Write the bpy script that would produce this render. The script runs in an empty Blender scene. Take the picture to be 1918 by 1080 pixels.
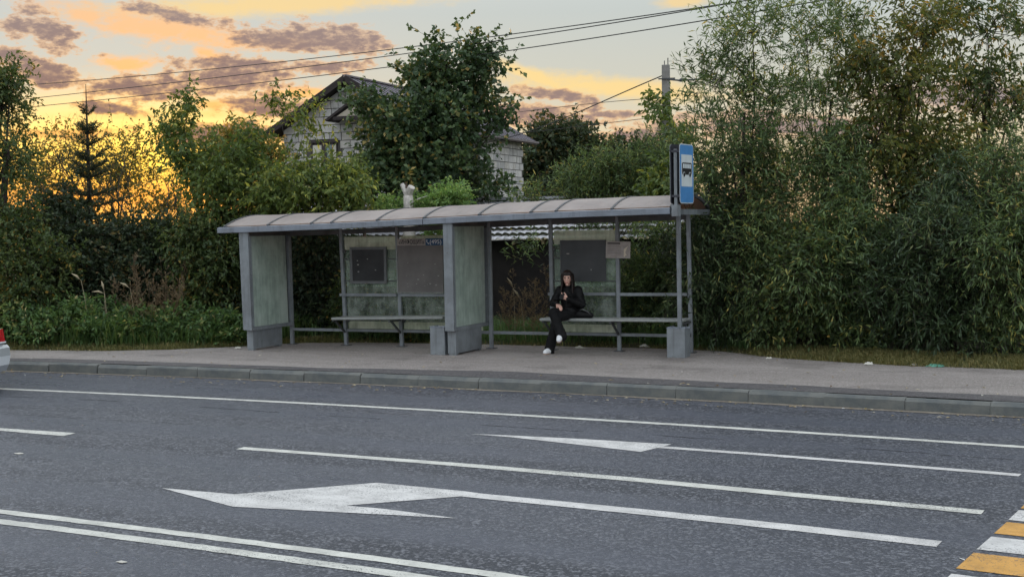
import bpy, bmesh, math, random
import numpy as np
from mathutils import Vector, Matrix, Euler

# ------------------------------------------------------------------ camera, sky, sun, exposure
sc = bpy.context.scene
col = sc.collection
PW, PH = 1918, 1080
F_PX, CAM_H = 2540.0, 2.34
YAW, PITCH, ROLL = math.radians(33.32), math.radians(-2.69), math.radians(-1.00)
_cy, _sy, _cp, _sp = math.cos(YAW), math.sin(YAW), math.cos(PITCH), math.sin(PITCH)
FWD = np.array([-_sy * _cp, _cy * _cp, _sp])
_rt = np.array([_cy, _sy, 0.0])
_up = np.cross(_rt, FWD)
RGT = math.cos(ROLL) * _rt + math.sin(ROLL) * _up
UPV = -math.sin(ROLL) * _rt + math.cos(ROLL) * _up
ORG = np.array([0, 0, CAM_H])

cam_d = bpy.data.cameras.new('camera')
cam_d.sensor_width = 36.0
cam_d.lens = 36.0 * F_PX / PW
cam_d.clip_end = 5000
cam_d.clip_start = 0.1
cam = bpy.data.objects.new('camera', cam_d)
col.objects.link(cam)
m = Matrix.Identity(4)
for i in range(3):
    m[i][0], m[i][1], m[i][2], m[i][3] = RGT[i], UPV[i], -FWD[i], ORG[i]
cam.matrix_world = m
sc.camera = cam


def ray(u, v):
    return FWD + RGT * (u - PW / 2) / F_PX - UPV * (v - PH / 2) / F_PX


def at(u, v, depth):
    return ORG + ray(u, v) * depth


def gnd(u, v, z=0.0):
    d = ray(u, v)
    return ORG + d * ((z - ORG[2]) / d[2])


def azel(u, v):
    d = ray(u, v)
    d = d / np.linalg.norm(d)
    return math.degrees(math.atan2(d[0], d[1])), math.degrees(math.asin(d[2]))


SUN_AZ, SUN_EL = azel(235, 318)

sc.view_settings.view_transform = 'Standard'
sc.view_settings.look = 'None'
sc.view_settings.gamma = 1.0
sc.view_settings.exposure = 0.75
sc.render.engine = 'CYCLES'
sc.cycles.max_bounces = 5
sc.cycles.diffuse_bounces = 3
sc.cycles.glossy_bounces = 3
sc.cycles.transmission_bounces = 4
sc.cycles.transparent_max_bounces = 6
sc.cycles.use_light_tree = False
sc.cycles.use_denoising = True
sc.cycles.use_adaptive_sampling = True
sc.cycles.adaptive_threshold = .02


class NT:
    """small node-tree writer"""
    def __init__(s, tree):
        s.t = tree
        s.n = tree.nodes
        s.l = tree.links

    def new(s, typ, **kw):
        n = s.n.new(typ)
        for k, v in kw.items():
            setattr(n, k, v)
        return n

    def put(s, sock, v):
        if isinstance(v, bpy.types.NodeSocket):
            s.l.new(v, sock)
        elif v is not None:
            if hasattr(sock, 'default_value'):
                dv = sock.default_value
                if hasattr(dv, '__len__') and not isinstance(v, (int, float)) and len(dv) == 4 and len(v) == 3:
                    v = (*v, 1)
                sock.default_value = v

    def math(s, op, a, b=None, c=None, clamp=False):
        n = s.new('ShaderNodeMath', operation=op, use_clamp=clamp)
        for i, v in enumerate((a, b, c)):
            if v is not None:
                s.put(n.inputs[i], v)
        return n.outputs[0]

    def vmath(s, op, a, b=None):
        n = s.new('ShaderNodeVectorMath', operation=op)
        s.put(n.inputs[0], a)
        if b is not None:
            s.put(n.inputs[1], b)
        return n.outputs['Value'] if op in ('LENGTH', 'DOT_PRODUCT', 'DISTANCE') else n.outputs[0]

    def mix(s, fac, a, b, blend='MIX'):
        n = s.new('ShaderNodeMix', data_type='RGBA', blend_type=blend)
        s.put(n.inputs[0], fac)
        s.put(n.inputs[6], a)
        s.put(n.inputs[7], b)
        return n.outputs[2]

    def noise(s, vec, scale, detail=3, rough=.55, dist=0.0):
        n = s.new('ShaderNodeTexNoise')
        if vec is not None:
            s.put(n.inputs['Vector'], vec)
        n.inputs['Scale'].default_value = scale
        n.inputs['Detail'].default_value = detail
        n.inputs['Roughness'].default_value = rough
        n.inputs['Distortion'].default_value = dist
        return n.outputs['Fac']

    def ramp(s, fac, stops, interp='LINEAR'):
        n = s.new('ShaderNodeValToRGB')
        cr = n.color_ramp
        cr.interpolation = interp
        while len(cr.elements) < len(stops):
            cr.elements.new(0.5)
        for e, (p, c) in zip(cr.elements, stops):
            e.position = p
            e.color = (*c, 1) if len(c) == 3 else c
        s.put(n.inputs[0], fac)
        return n.outputs[0]

    def maprange(s, v, a, b, c=0.0, d=1.0, smooth=True):
        n = s.new('ShaderNodeMapRange')
        if smooth:
            n.interpolation_type = 'SMOOTHSTEP'
        s.put(n.inputs[0], v)
        for i, x in zip((1, 2, 3, 4), (a, b, c, d)):
            s.put(n.inputs[i], x)
        return n.outputs[0]


def srgb(r, g, b):
    f = lambda c: ((c / 255 + .055) / 1.055) ** 2.4 if c > 10 else c / 255 / 12.92
    return (f(r), f(g), f(b))


def make_world():
    w = bpy.data.worlds.new('World')
    sc.world = w
    w.use_nodes = True
    T = NT(w.node_tree)
    T.n.clear()
    out = T.new('ShaderNodeOutputWorld')
    bg = T.new('ShaderNodeBackground')
    bg.inputs['Strength'].default_value = 0.1
    T.l.new(bg.outputs[0], out.inputs[0])
    tc = T.new('ShaderNodeTexCoord').outputs['Generated']
    sep = T.new('ShaderNodeSeparateXYZ')
    T.l.new(tc, sep.inputs[0])
    X, Y, Z = sep.outputs
    az = T.math('MULTIPLY', T.math('ARCTAN2', X, Y), 57.29578)
    el = T.math('MULTIPLY', T.math('ARCSINE', Z), 57.29578)
    P = T.new('ShaderNodeCombineXYZ')
    T.l.new(az, P.inputs[0])
    T.l.new(el, P.inputs[1])
    P = P.outputs[0]
    nish = T.new('ShaderNodeTexSky', sky_type='NISHITA')
    nish.sun_disc = False
    nish.sun_elevation = math.radians(SUN_EL)
    nish.sun_rotation = math.radians(SUN_AZ)
    nish.dust_density = 2.5
    nish.ozone_density = 1.5
    # clear evening sky by height, thin veil; made brighter overhead to light the foreground
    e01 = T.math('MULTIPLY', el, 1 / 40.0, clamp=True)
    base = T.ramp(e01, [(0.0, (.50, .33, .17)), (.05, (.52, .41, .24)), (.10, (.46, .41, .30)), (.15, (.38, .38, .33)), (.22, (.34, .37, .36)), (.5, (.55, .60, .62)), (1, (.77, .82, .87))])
    # glow round the place where the sun goes down
    dv = T.vmath('SUBTRACT', P, (SUN_AZ, SUN_EL, 0))
    g1 = T.vmath('LENGTH', T.vmath('MULTIPLY', dv, (1 / 8.5, 1 / 2.9, 0)))
    glow = T.maprange(g1, 1.5, 0.0)
    g2 = T.vmath('LENGTH', T.vmath('MULTIPLY', dv, (1 / 24.0, 1 / 3.5, 0)))
    wide = T.maprange(g2, 1.3, 0.0)
    base = T.mix(T.math('MULTIPLY', wide, .38), base, (.66, .44, .17, 1))
    base = T.mix(glow, base, (1.2, .74, .10, 1))
    low = T.maprange(el, 3.0, 1.0)
    lowg = T.math('MULTIPLY', low, T.maprange(g2, 1.0, .1))
    base = T.mix(T.math('MULTIPLY', lowg, .85), base, (.80, .21, .03, 1))
    # opposite side of the sky: cooler and a little dimmer
    away = T.maprange(T.vmath('DOT_PRODUCT', tc, (math.sin(math.radians(SUN_AZ)), math.cos(math.radians(SUN_AZ)), 0)), .6, -.8)
    base = T.mix(T.math('MULTIPLY', away, .6), base, (.66, .72, .78, 1))
    sky = T.mix(.03, T.vmath('SCALE', base), nish.outputs[0])
    T.n[-1].name = 'mix_nishita'
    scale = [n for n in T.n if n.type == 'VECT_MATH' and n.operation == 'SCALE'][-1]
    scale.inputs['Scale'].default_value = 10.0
    # clouds
    nz1 = T.noise(T.vmath('MULTIPLY', P, (.7, 1.5, 1)), 1.0, 5, .62)
    nz2 = T.noise(T.vmath('MULTIPLY', P, (2.1, 4.2, 1)), 1.0, 3, .6)
    wob = T.math('ADD', T.math('MULTIPLY', T.math('SUBTRACT', nz1, .5), 3.0), T.math('MULTIPLY', T.math('SUBTRACT', nz2, .5), 1.6))
    dark = [(80, 58, 70, 30, .35), (330, 30, 90, 12, .2), (500, 72, 70, 20, .2), (618, 76, 105, 28, .12), (265, 165, 105, 22, 0), (430, 140, 130, 32, -.05),
            (600, 128, 85, 12, -.05), (505, 200, 80, 24, .1), (420, 246, 120, 20, .0), (215, 204, 55, 12, .1), (1050, 180, 85, 11, .15),
            (1000, 214, 150, 20, .05), (1150, 214, 60, 7, 0), (1210, 250, 110, 17, -.05), (20, 108, 50, 14, .1), (95, 140, 70, 24, .2), (860, 235, 80, 16, 0),
            (1480, 235, 200, 22, .05), (1800, 180, 150, 22, .05)]
    lit = [(300, 52, 200, 26, .13), (160, 30, 50, 12, .2), (240, 120, 55, 13, 0), (388, 100, 32, 11, .3), (395, 196, 40, 9, 0), (330, 265, 60, 10, 0),
           (120, 250, 120, 10, 0), (560, 175, 60, 10, 0)]
    streak = [(520, 8, 330, 20, -.06), (1012, 148, 105, 13, .38), (1150, 165, 220, 20, .1), (1275, 3, 50, 10, 0), (300, 215, 170, 9, -.02)]

    def blobs(lst, k):
        acc = None
        for (u, v, hw, hh, sl) in lst:
            a, e = azel(u, v)
            mp = T.new('ShaderNodeMapping', vector_type='TEXTURE')
            mp.inputs['Location'].default_value = (a, e, 0)
            mp.inputs['Rotation'].default_value = (0, 0, -math.atan(sl))
            mp.inputs['Scale'].default_value = (hw / 42.0, hh / 40.0, 1)
            T.l.new(P, mp.inputs['Vector'])
            L = T.vmath('LENGTH', mp.outputs[0])
            acc = L if acc is None else T.math('MINIMUM', acc, L)
        return T.maprange(T.math('ADD', acc, T.math('MULTIPLY', wob, k)), 1.4, .25)
    md = blobs(dark, .85)
    ml = blobs(lit, .7)
    ms = blobs(streak, .45)
    # elsewhere the same kind of broken cloud goes on
    inside = T.math('MULTIPLY', T.maprange(el, 13, 9.6), T.math('MULTIPLY', T.maprange(az, -60, -54.5), T.maprange(az, -6, -12)))
    gen = T.maprange(T.noise(T.vmath('MULTIPLY', P, (.09, .2, 1)), 1.0, 3, .6), .52, .66)
    gen = T.math('MULTIPLY', gen, T.math('SUBTRACT', 1.0, inside))
    near = T.maprange(T.vmath('LENGTH', T.vmath('MULTIPLY', dv, (1 / 24.0, 1 / 5.5, 0))), 1.9, .2)
    litc = T.mix(near, (4.7, 3.5, 2.6, 1), (7.6, 3.7, .95, 1))
    drkc = T.mix(near, (2.25, 1.9, 1.88, 1), (1.6, .95, .82, 1))
    strc = T.mix(near, (5.4, 4.0, 2.0, 1), (7.0, 4.8, 1.5, 1))
    sky = T.mix(T.math('MULTIPLY', gen, .5), sky, (5.6, 5.7, 6.2, 1))
    sky = T.mix(T.math('MULTIPLY', ms, .85), sky, strc)
    sky = T.mix(T.math('MULTIPLY', ml, .95), sky, litc)
    edge = T.maprange(md, .08, .5)
    core = T.math('MULTIPLY', T.maprange(md, .12, 1.0), T.maprange(nz2, .85, .4, .5, 1.0))
    sky = T.mix(T.math('MULTIPLY', edge, .62), sky, litc)
    sky = T.mix(T.math('MULTIPLY', core, .95), sky, drkc)
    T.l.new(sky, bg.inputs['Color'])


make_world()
sun_d = bpy.data.lights.new('sun', 'SUN')
sun_d.energy = 1.6
sun_d.angle = math.radians(10)
sun_d.color = (1.0, .60, .27)
sun = bpy.data.objects.new('sun', sun_d)
col.objects.link(sun)
_sd = ray(235, 318)
sun.rotation_euler = Vector(_sd).to_track_quat('Z', 'Y').to_euler()
sun.location = (-40, 40, 12)

# ------------------------------------------------------------------ helpers
rng = np.random.default_rng(7)
random.seed(7)
MAT = {}
LEAFK = 1.9


def mat(name, color, rough=.7, metal=0.0, var=0.0, vscale=6.0, bump=0.0, bscale=60.0, spec=.4, color2=None, coat=0.0):
    if name in MAT:
        return MAT[name]
    M = bpy.data.materials.new(name)
    M.use_nodes = True
    T = NT(M.node_tree)
    b = T.n['Principled BSDF']
    b.inputs['Roughness'].default_value = rough
    b.inputs['Metallic'].default_value = metal
    b.inputs['Specular IOR Level'].default_value = spec
    b.inputs['Coat Weight'].default_value = coat
    pos = T.new('ShaderNodeTexCoord').outputs['Object']
    if var or color2:
        f = T.noise(pos, vscale, 5, .62)
        f = T.maprange(f, .32, .68)
        c2 = color2 or tuple(c * (1 - var) for c in color)
        T.l.new(T.mix(f, (*color, 1), (*c2, 1)), b.inputs['Base Color'])
    else:
        b.inputs['Base Color'].default_value = (*color, 1)
    if bump:
        bp = T.new('ShaderNodeBump')
        bp.inputs['Strength'].default_value = bump
        bp.inputs['Distance'].default_value = .02
        T.l.new(T.noise(pos, bscale, 4, .6), bp.inputs['Height'])
        T.l.new(bp.outputs[0], b.inputs['Normal'])
    MAT[name] = M
    return M


def leaf_mat(name, stops, trans=.35, rough=.5):
    stops = [(p, tuple(min(.5, x * LEAFK) for x in c)) for p, c in stops]
    M = bpy.data.materials.new(name)
    M.use_nodes = True
    T = NT(M.node_tree)
    b = T.n['Principled BSDF']
    a = T.new('ShaderNodeAttribute', attribute_name='tint')
    c = T.ramp(a.outputs['Fac'], stops)
    T.l.new(c, b.inputs['Base Color'])
    b.inputs['Roughness'].default_value = rough
    b.inputs['Specular IOR Level'].default_value = .35
    tr = T.new('ShaderNodeBsdfTranslucent')
    T.l.new(T.mix(1.0, c, (1.5, 1.35, .8, 1), 'MULTIPLY'), tr.inputs[0])
    mx = T.new('ShaderNodeMixShader')
    mx.inputs[0].default_value = trans
    T.l.new(b.outputs[0], mx.inputs[1])
    T.l.new(tr.outputs[0], mx.inputs[2])
    T.l.new(mx.outputs[0], T.n['Material Output'].inputs[0])
    MAT[name] = M
    return M


def glass_mat(name, tint, haze, lo, hi, scale=2.5, rough=.25):
    """dirty translucent sheet: see-through tint mixed with a pale film, blotchy"""
    M = bpy.data.materials.new(name)
    M.use_nodes = True
    T = NT(M.node_tree)
    b = T.n['Principled BSDF']
    b.inputs['Base Color'].default_value = (*haze, 1)
    b.inputs['Roughness'].default_value = rough
    pos = T.new('ShaderNodeTexCoord').outputs['Object']
    f = T.math('ADD', T.math('MULTIPLY', T.noise(pos, scale, 5, .65), .7), T.math('MULTIPLY', T.noise(T.vmath('MULTIPLY', pos, (1, 1, .12)), scale * 9, 3, .6), .3))
    f = T.maprange(f, .35, .65, lo, hi)
    tr = T.new('ShaderNodeBsdfTransparent')
    tr.inputs[0].default_value = (*tint, 1)
    tl = T.new('ShaderNodeBsdfTranslucent')
    tl.inputs[0].default_value = (*haze, 1)
    m1 = T.new('ShaderNodeMixShader')
    m1.inputs[0].default_value = .22
    T.l.new(b.outputs[0], m1.inputs[1])
    T.l.new(tl.outputs[0], m1.inputs[2])
    mx = T.new('ShaderNodeMixShader')
    T.l.new(f, mx.inputs[0])
    T.l.new(tr.outputs[0], mx.inputs[1])
    T.l.new(m1.outputs[0], mx.inputs[2])
    T.l.new(mx.outputs[0], T.n['Material Output'].inputs[0])
    MAT[name] = M
    return M


class MB:
    """collects verts and faces; build() links them as one mesh object"""
    def __init__(s):
        s.v, s.f, s.mi = [], [], []

    def add(s, v, f, mi=0):
        o = len(s.v)
        s.v += [tuple(map(float, p)) for p in v]
        s.f += [tuple(i + o for i in q) for q in f]
        s.mi += [mi] * len(f)
        return s

    def hexa(s, p, mi=0):
        """8 corners: bottom 4 then top 4, counter-clockwise from above"""
        return s.add(p, [(3, 2, 1, 0), (4, 5, 6, 7), (0, 1, 5, 4), (1, 2, 6, 5), (2, 3, 7, 6), (3, 0, 4, 7)], mi)

    def box(s, a, b, mi=0):
        (x0, y0, z0), (x1, y1, z1) = np.minimum(a, b), np.maximum(a, b)
        return s.hexa([(x0, y0, z0), (x1, y0, z0), (x1, y1, z0), (x0, y1, z0), (x0, y0, z1), (x1, y0, z1), (x1, y1, z1), (x0, y1, z1)], mi)

    def bar(s, a, b, w, d, up=(0, 0, 1), mi=0):
        """rectangular bar from a to b, w across, d along the up hint"""
        a, b = np.array(a, float), np.array(b, float)
        t = (b - a) / np.linalg.norm(b - a)
        u = np.array(up, float)
        u = u - t * (u @ t)
        if np.linalg.norm(u) < 1e-4:
            u = np.array([0, 1., 0]) - t * t[1]
        u /= np.linalg.norm(u)
        r = np.cross(t, u)
        q = []
        for e in (a, b):
            q += [e - r * w / 2 - u * d / 2, e + r * w / 2 - u * d / 2, e + r * w / 2 + u * d / 2, e - r * w / 2 + u * d / 2]
        return s.add(q, [(3, 2, 1, 0), (4, 5, 6, 7), (0, 1, 5, 4), (1, 2, 6, 5), (2, 3, 7, 6), (3, 0, 4, 7)], mi)

    def tube(s, pts, rad, n=6, mi=0, cap=True):
        pts = [np.array(p, float) for p in pts]
        rad = rad if hasattr(rad, '__len__') else [rad] * len(pts)
        rings = []
        ref = np.array([0.31, .17, .93])
        for i, p in enumerate(pts):
            t = pts[min(i + 1, len(pts) - 1)] - pts[max(i - 1, 0)]
            t /= np.linalg.norm(t) + 1e-9
            a = np.cross(t, ref)
            if np.linalg.norm(a) < 1e-3:
                a = np.cross(t, (1, 0, 0))
            a /= np.linalg.norm(a)
            b = np.cross(t, a)
            rings.append([p + rad[i] * (math.cos(k * 2 * math.pi / n) * a + math.sin(k * 2 * math.pi / n) * b) for k in range(n)])
        v = [q for r in rings for q in r]
        f = []
        for i in range(len(pts) - 1):
            for k in range(n):
                f.append((i * n + k, i * n + (k + 1) % n, (i + 1) * n + (k + 1) % n, (i + 1) * n + k))
        if cap:
            f.append(tuple(range(n - 1, -1, -1)))
            f.append(tuple((len(pts) - 1) * n + k for k in range(n)))
        return s.add(v, f, mi)

    def prism(s, poly, z0, z1, mi=0):
        n = len(poly)
        v = [(p[0], p[1], z0) for p in poly] + [(p[0], p[1], z1) for p in poly]
        f = [tuple(range(n - 1, -1, -1)), tuple(range(n, 2 * n))] + [(i, (i + 1) % n, n + (i + 1) % n, n + i) for i in range(n)]
        return s.add(v, f, mi)

    def ellipsoid(s, c, r, nu=12, nv=8, mi=0):
        v, f = [], []
        for j in range(nv + 1):
            th = math.pi * j / nv
            for i in range(nu):
                ph = 2 * math.pi * i / nu
                v.append((c[0] + r[0] * math.sin(th) * math.cos(ph), c[1] + r[1] * math.sin(th) * math.sin(ph), c[2] + r[2] * math.cos(th)))
        for j in range(nv):
            for i in range(nu):
                f.append((j * nu + i, (j + 1) * nu + i, (j + 1) * nu + (i + 1) % nu, j * nu + (i + 1) % nu))
        return s.add(v, f, mi)

    def mesh(s, name, mats):
        me = bpy.data.meshes.new(name)
        me.from_pydata(s.v, [], s.f)
        for q in (mats if isinstance(mats, (list, tuple)) else [mats]):
            me.materials.append(q)
        me.polygons.foreach_set('material_index', s.mi)
        me.update()
        return me

    def build(s, name, mats, parent=None, smooth=False, bevel=0.0):
        o = bpy.data.objects.new(name, s.mesh(name, mats))
        col.objects.link(o)
        o.parent = parent
        if smooth:
            o.data.polygons.foreach_set('use_smooth', [True] * len(o.data.polygons))
        if bevel:
            b = o.modifiers.new('bevel', 'BEVEL')
            b.width = bevel
            b.segments = 2
            b.limit_method = 'ANGLE'
        return o


def tag(o, label, cat, group=None, kind=None):
    if label:
        o['label'] = label
    if cat:
        o['category'] = cat
    if group:
        o['group'] = group
    if kind:
        o['kind'] = kind
    return o


def struct(o):
    o['kind'] = 'structure'
    return o


def stuff(o):
    o['kind'] = 'stuff'
    return o


def empty(name, loc=(0, 0, 0), rz=0.0):
    o = bpy.data.objects.new(name, None)
    col.objects.link(o)
    o.location = [float(x) for x in loc]
    o.rotation_euler = (0, 0, rz)
    o.empty_display_size = .2
    return o


def raw_mesh(name, V, Fc, mats, mi=None, attrs=None, parent=None, smooth=False):
    """big meshes from numpy arrays; Fc is (n,k) of equal polygon size"""
    me = bpy.data.meshes.new(name)
    n, k = Fc.shape
    me.vertices.add(len(V))
    me.vertices.foreach_set('co', np.asarray(V, np.float32).ravel())
    me.loops.add(n * k)
    me.loops.foreach_set('vertex_index', Fc.astype(np.int32).ravel())
    me.polygons.add(n)
    me.polygons.foreach_set('loop_start', np.arange(0, n * k, k, dtype=np.int32))
    me.polygons.foreach_set('loop_total', np.full(n, k, np.int32))
    for q in mats:
        me.materials.append(q)
    if mi is not None:
        me.polygons.foreach_set('material_index', mi.astype(np.int32))
    if smooth:
        me.polygons.foreach_set('use_smooth', np.ones(n, bool))
    me.update(calc_edges=True)
    for nm, arr in (attrs or {}).items():
        at_ = me.attributes.new(nm, 'FLOAT', 'POINT')
        at_.data.foreach_set('value', np.asarray(arr, np.float32))
    o = bpy.data.objects.new(name, me)
    col.objects.link(o)
    o.parent = parent
    return o


def text_mesh(name, body, size, mat_, parent, loc, rot, depth=.002):
    c = bpy.data.curves.new(name, 'FONT')
    c.body = body
    c.size = size
    c.extrude = depth
    t = bpy.data.objects.new(name, c)
    col.objects.link(t)
    dg = bpy.context.evaluated_depsgraph_get()
    me = bpy.data.meshes.new_from_object(t.evaluated_get(dg))
    bpy.data.objects.remove(t)
    bpy.data.curves.remove(c)
    me.materials.clear()
    me.materials.append(mat_)
    o = bpy.data.objects.new(name, me)
    col.objects.link(o)
    o.parent = parent
    o.location = loc
    o.rotation_euler = rot
    return o


def fit_w(o, w):
    o.scale[0] = w / max(o.dimensions[0], .001)
    return o


def unit(a):
    return a / (np.linalg.norm(a, axis=-1, keepdims=True) + 1e-9)

# ------------------------------------------------------------------ ground, road, kerb, pavement
KURV = .00479


def bend(x):
    """the road's gentle curve, straightened far out"""
    x = np.asarray(x, float)
    xc = np.clip(x, -45, 12)
    return -KURV * xc ** 2 - 2 * KURV * xc * (x - xc)


def asphalt_mat(name, c_lo, c_hi, stone, rough, scale=1.0, tracks=False):
    M = bpy.data.materials.new(name)
    M.use_nodes = True
    T = NT(M.node_tree)
    b = T.n['Principled BSDF']
    pos = T.new('ShaderNodeTexCoord').outputs['Object']
    big = T.noise(T.vmath('MULTIPLY', pos, (.10, 1.0, 1)), .75 * scale, 5, .62)
    mid = T.noise(pos, 3.2 * scale, 4, .6)
    f = T.math('ADD', T.math('MULTIPLY', big, .75), T.math('MULTIPLY', mid, .25))
    c = T.mix(T.maprange(f, .38, .62), (*c_lo, 1), (*c_hi, 1))
    vo = T.new('ShaderNodeTexVoronoi', feature='F1')
    vo.inputs['Scale'].default_value = 46 * scale
    T.l.new(pos, vo.inputs['Vector'])
    sepc = T.new('ShaderNodeSeparateColor')
    T.l.new(vo.outputs['Color'], sepc.inputs[0])
    st = T.maprange(sepc.outputs[0], .55, .95)
    c = T.mix(T.math('MULTIPLY', st, .75), c, (*stone, 1))
    dk = T.maprange(T.noise(pos, 42 * scale, 3, .7), .48, .32)
    c = T.mix(T.math('MULTIPLY', dk, .85), c, tuple(x * .35 for x in c_lo) + (1,))
    if name.startswith('road'):
        sp = T.new('ShaderNodeSeparateXYZ')
        T.l.new(pos, sp.inputs[0])
        yy = T.math('ADD', sp.outputs[1], T.math('MULTIPLY', T.math('MULTIPLY', sp.outputs[0], sp.outputs[0]), KURV))
        yy = T.math('ADD', yy, T.math('MULTIPLY', T.noise(T.vmath('MULTIPLY', pos, (.06, .2, 1)), 1.0, 3), .7))
        cw = T.math('COSINE', T.math('MULTIPLY', T.math('SUBTRACT', yy, 13.75), 2 * math.pi / 1.68))
        track = T.math('MULTIPLY', T.maprange(cw, -.3, .9), T.maprange(T.noise(T.vmath('MULTIPLY', pos, (.2, 1.5, 1)), 1.0, 4), .3, .65, .45, 1.0))
        c = T.mix(T.math('MULTIPLY', track, .5), c, tuple(x * 1.45 for x in c_hi) + (1,))
        oil = T.maprange(T.noise(T.vmath('MULTIPLY', pos, (.7, 1.3, 1)), 1.6, 5, .7), .60, .72)
        c = T.mix(T.math('MULTIPLY', oil, T.math('MULTIPLY', T.maprange(cw, .2, -.9), .55)), c, tuple(x * .45 for x in c_lo) + (1,))
    else:
        track = None
    if name.startswith('pavement'):
        st1 = T.maprange(T.noise(pos, .9, 6, .68), .52, .66)
        c = T.mix(T.math('MULTIPLY', st1, .38), c, (.085, .075, .07, 1))
        vs = T.new('ShaderNodeTexVoronoi', feature='F1')
        vs.inputs['Scale'].default_value = 2.6
        T.l.new(T.vmath('ADD', pos, (3.1, 7.7, 0)), vs.inputs['Vector'])
        gum = T.maprange(T.math('ADD', vs.outputs['Distance'], T.math('MULTIPLY', T.noise(pos, 9, 2), .05)), .095, .065)
        c = T.mix(T.math('MULTIPLY', gum, .55), c, (.055, .05, .05, 1))
    T.l.new(c, b.inputs['Base Color'])
    b.inputs['Specular IOR Level'].default_value = .36 if name.startswith('road') else .5
    rg = T.maprange(f, .36, .64, rough + .15, rough - .06)
    if track is not None:
        rg = T.math('SUBTRACT', rg, T.math('MULTIPLY', track, .09))
    T.l.new(rg, b.inputs['Roughness'])
    bp = T.new('ShaderNodeBump')
    bp.inputs['Strength'].default_value = .85
    bp.inputs['Distance'].default_value = .008
    h = T.math('ADD', T.math('MULTIPLY', vo.outputs['Distance'], -.8), T.math('MULTIPLY', T.noise(pos, 95 * scale, 3, .6), .8))
    T.l.new(h, bp.inputs['Height'])
    T.l.new(bp.outputs[0], b.inputs['Normal'])
    MAT[name] = M
    return M


def strip(name, xs, y_lo, y_hi, z, m, ny=1):
    """sheet between two curves y_lo(x), y_hi(x)"""
    xs = np.asarray(xs, float)
    lo, hi = np.asarray(y_lo, float), np.asarray(y_hi, float)
    V, Fc = [], []
    for j in range(ny + 1):
        t = j / ny
        V += [(x, a + (b - a) * t, z) for x, a, b in zip(xs, lo, hi)]
    n = len(xs)
    for j in range(ny):
        for i in range(n - 1):
            Fc.append((j * n + i, j * n + i + 1, (j + 1) * n + i + 1, (j + 1) * n + i))
    return MB().add(V, Fc).build(name, m)


KF, KB = 16.46, 16.62          # kerb front and back at x = 0
XS = np.arange(-90, 60.1, 1.0)
m_road = asphalt_mat('road_asphalt', (.022, .026, .038), (.058, .064, .085), (.19, .197, .225), .36)
m_pave = asphalt_mat('pavement_asphalt', (.225, .20, .185), (.295, .264, .246), (.38, .35, .335), .8, 1.3)
m_patch = asphalt_mat('patch_asphalt', (.058, .052, .056), (.088, .078, .080), (.15, .15, .15), .7, 1.2)
m_soil = mat('soil', (.060, .052, .030), .95, var=.5, vscale=.8, bump=.5, bscale=25, color2=(.042, .055, .020))


def road_paint(name, c1, wear):
    M = bpy.data.materials.new(name)
    M.use_nodes = True
    T = NT(M.node_tree)
    b_ = T.n['Principled BSDF']
    pos = T.new('ShaderNodeTexCoord').outputs['Object']
    c = T.mix(T.maprange(T.noise(pos, 4, 5, .65), .35, .68), (*c1, 1), tuple(x * .72 for x in c1) + (1,))
    big = T.noise(T.vmath('MULTIPLY', pos, (.5, 1.6, 1)), 1.4, 4, .6)
    fine = T.noise(pos, 55, 4, .75)
    lost = T.maprange(T.math('ADD', fine, T.math('MULTIPLY', big, .35)), .86 - wear, .93 - wear)
    c = T.mix(lost, c, (.06, .062, .07, 1))
    tyre = T.maprange(T.noise(T.vmath('MULTIPLY', pos, (.35, 5, 1)), 1.5, 3, .6), .56, .72)
    c = T.mix(T.math('MULTIPLY', tyre, .4), c, tuple(x * .38 for x in c1) + (1,))
    T.l.new(c, b_.inputs['Base Color'])
    b_.inputs['Roughness'].default_value = .6
    bp = T.new('ShaderNodeBump')
    bp.inputs['Strength'].default_value = .4
    bp.inputs['Distance'].default_value = .005
    T.l.new(T.noise(pos, 110, 3, .6), bp.inputs['Height'])
    T.l.new(bp.outputs[0], b_.inputs['Normal'])
    MAT[name] = M
    return M


m_paint = road_paint('road_paint_white', (.62, .62, .57), .10)
m_paint2 = road_paint('road_paint_arrow', (.64, .63, .615), .115)
m_yellow = road_paint('road_paint_yellow', (.62, .32, .06), .11)
m_kerb = mat('kerb_concrete', (.11, .122, .125), .85, var=.45, vscale=5, bump=.5, bscale=70, color2=(.165, .17, .16))
m_gutter = mat('gutter_sand', (.24, .21, .17), .95, var=.4, vscale=8, bump=.4, bscale=90)

struct(MB().add([(-900, -300, -.06), (900, -300, -.06), (900, 1600, -.06), (-900, 1600, -.06)], [(0, 1, 2, 3)]).build('ground', m_soil))
struct(strip('road', XS, bend(XS) - 16, bend(XS) + KF - .004, 0.0, m_road, 6))
# sand and dust gathered along the gutter, ragged edge
gx = np.arange(-45, 10, .12)
gw = .07 + .09 * np.abs(np.interp(gx, np.arange(-45, 11, .9), rng.random(63))) + .02 * rng.random(len(gx))
struct(strip('gutter_dust', gx, bend(gx) + KF - .01 - gw, bend(gx) + KF - .008, .004, m_gutter))
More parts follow.
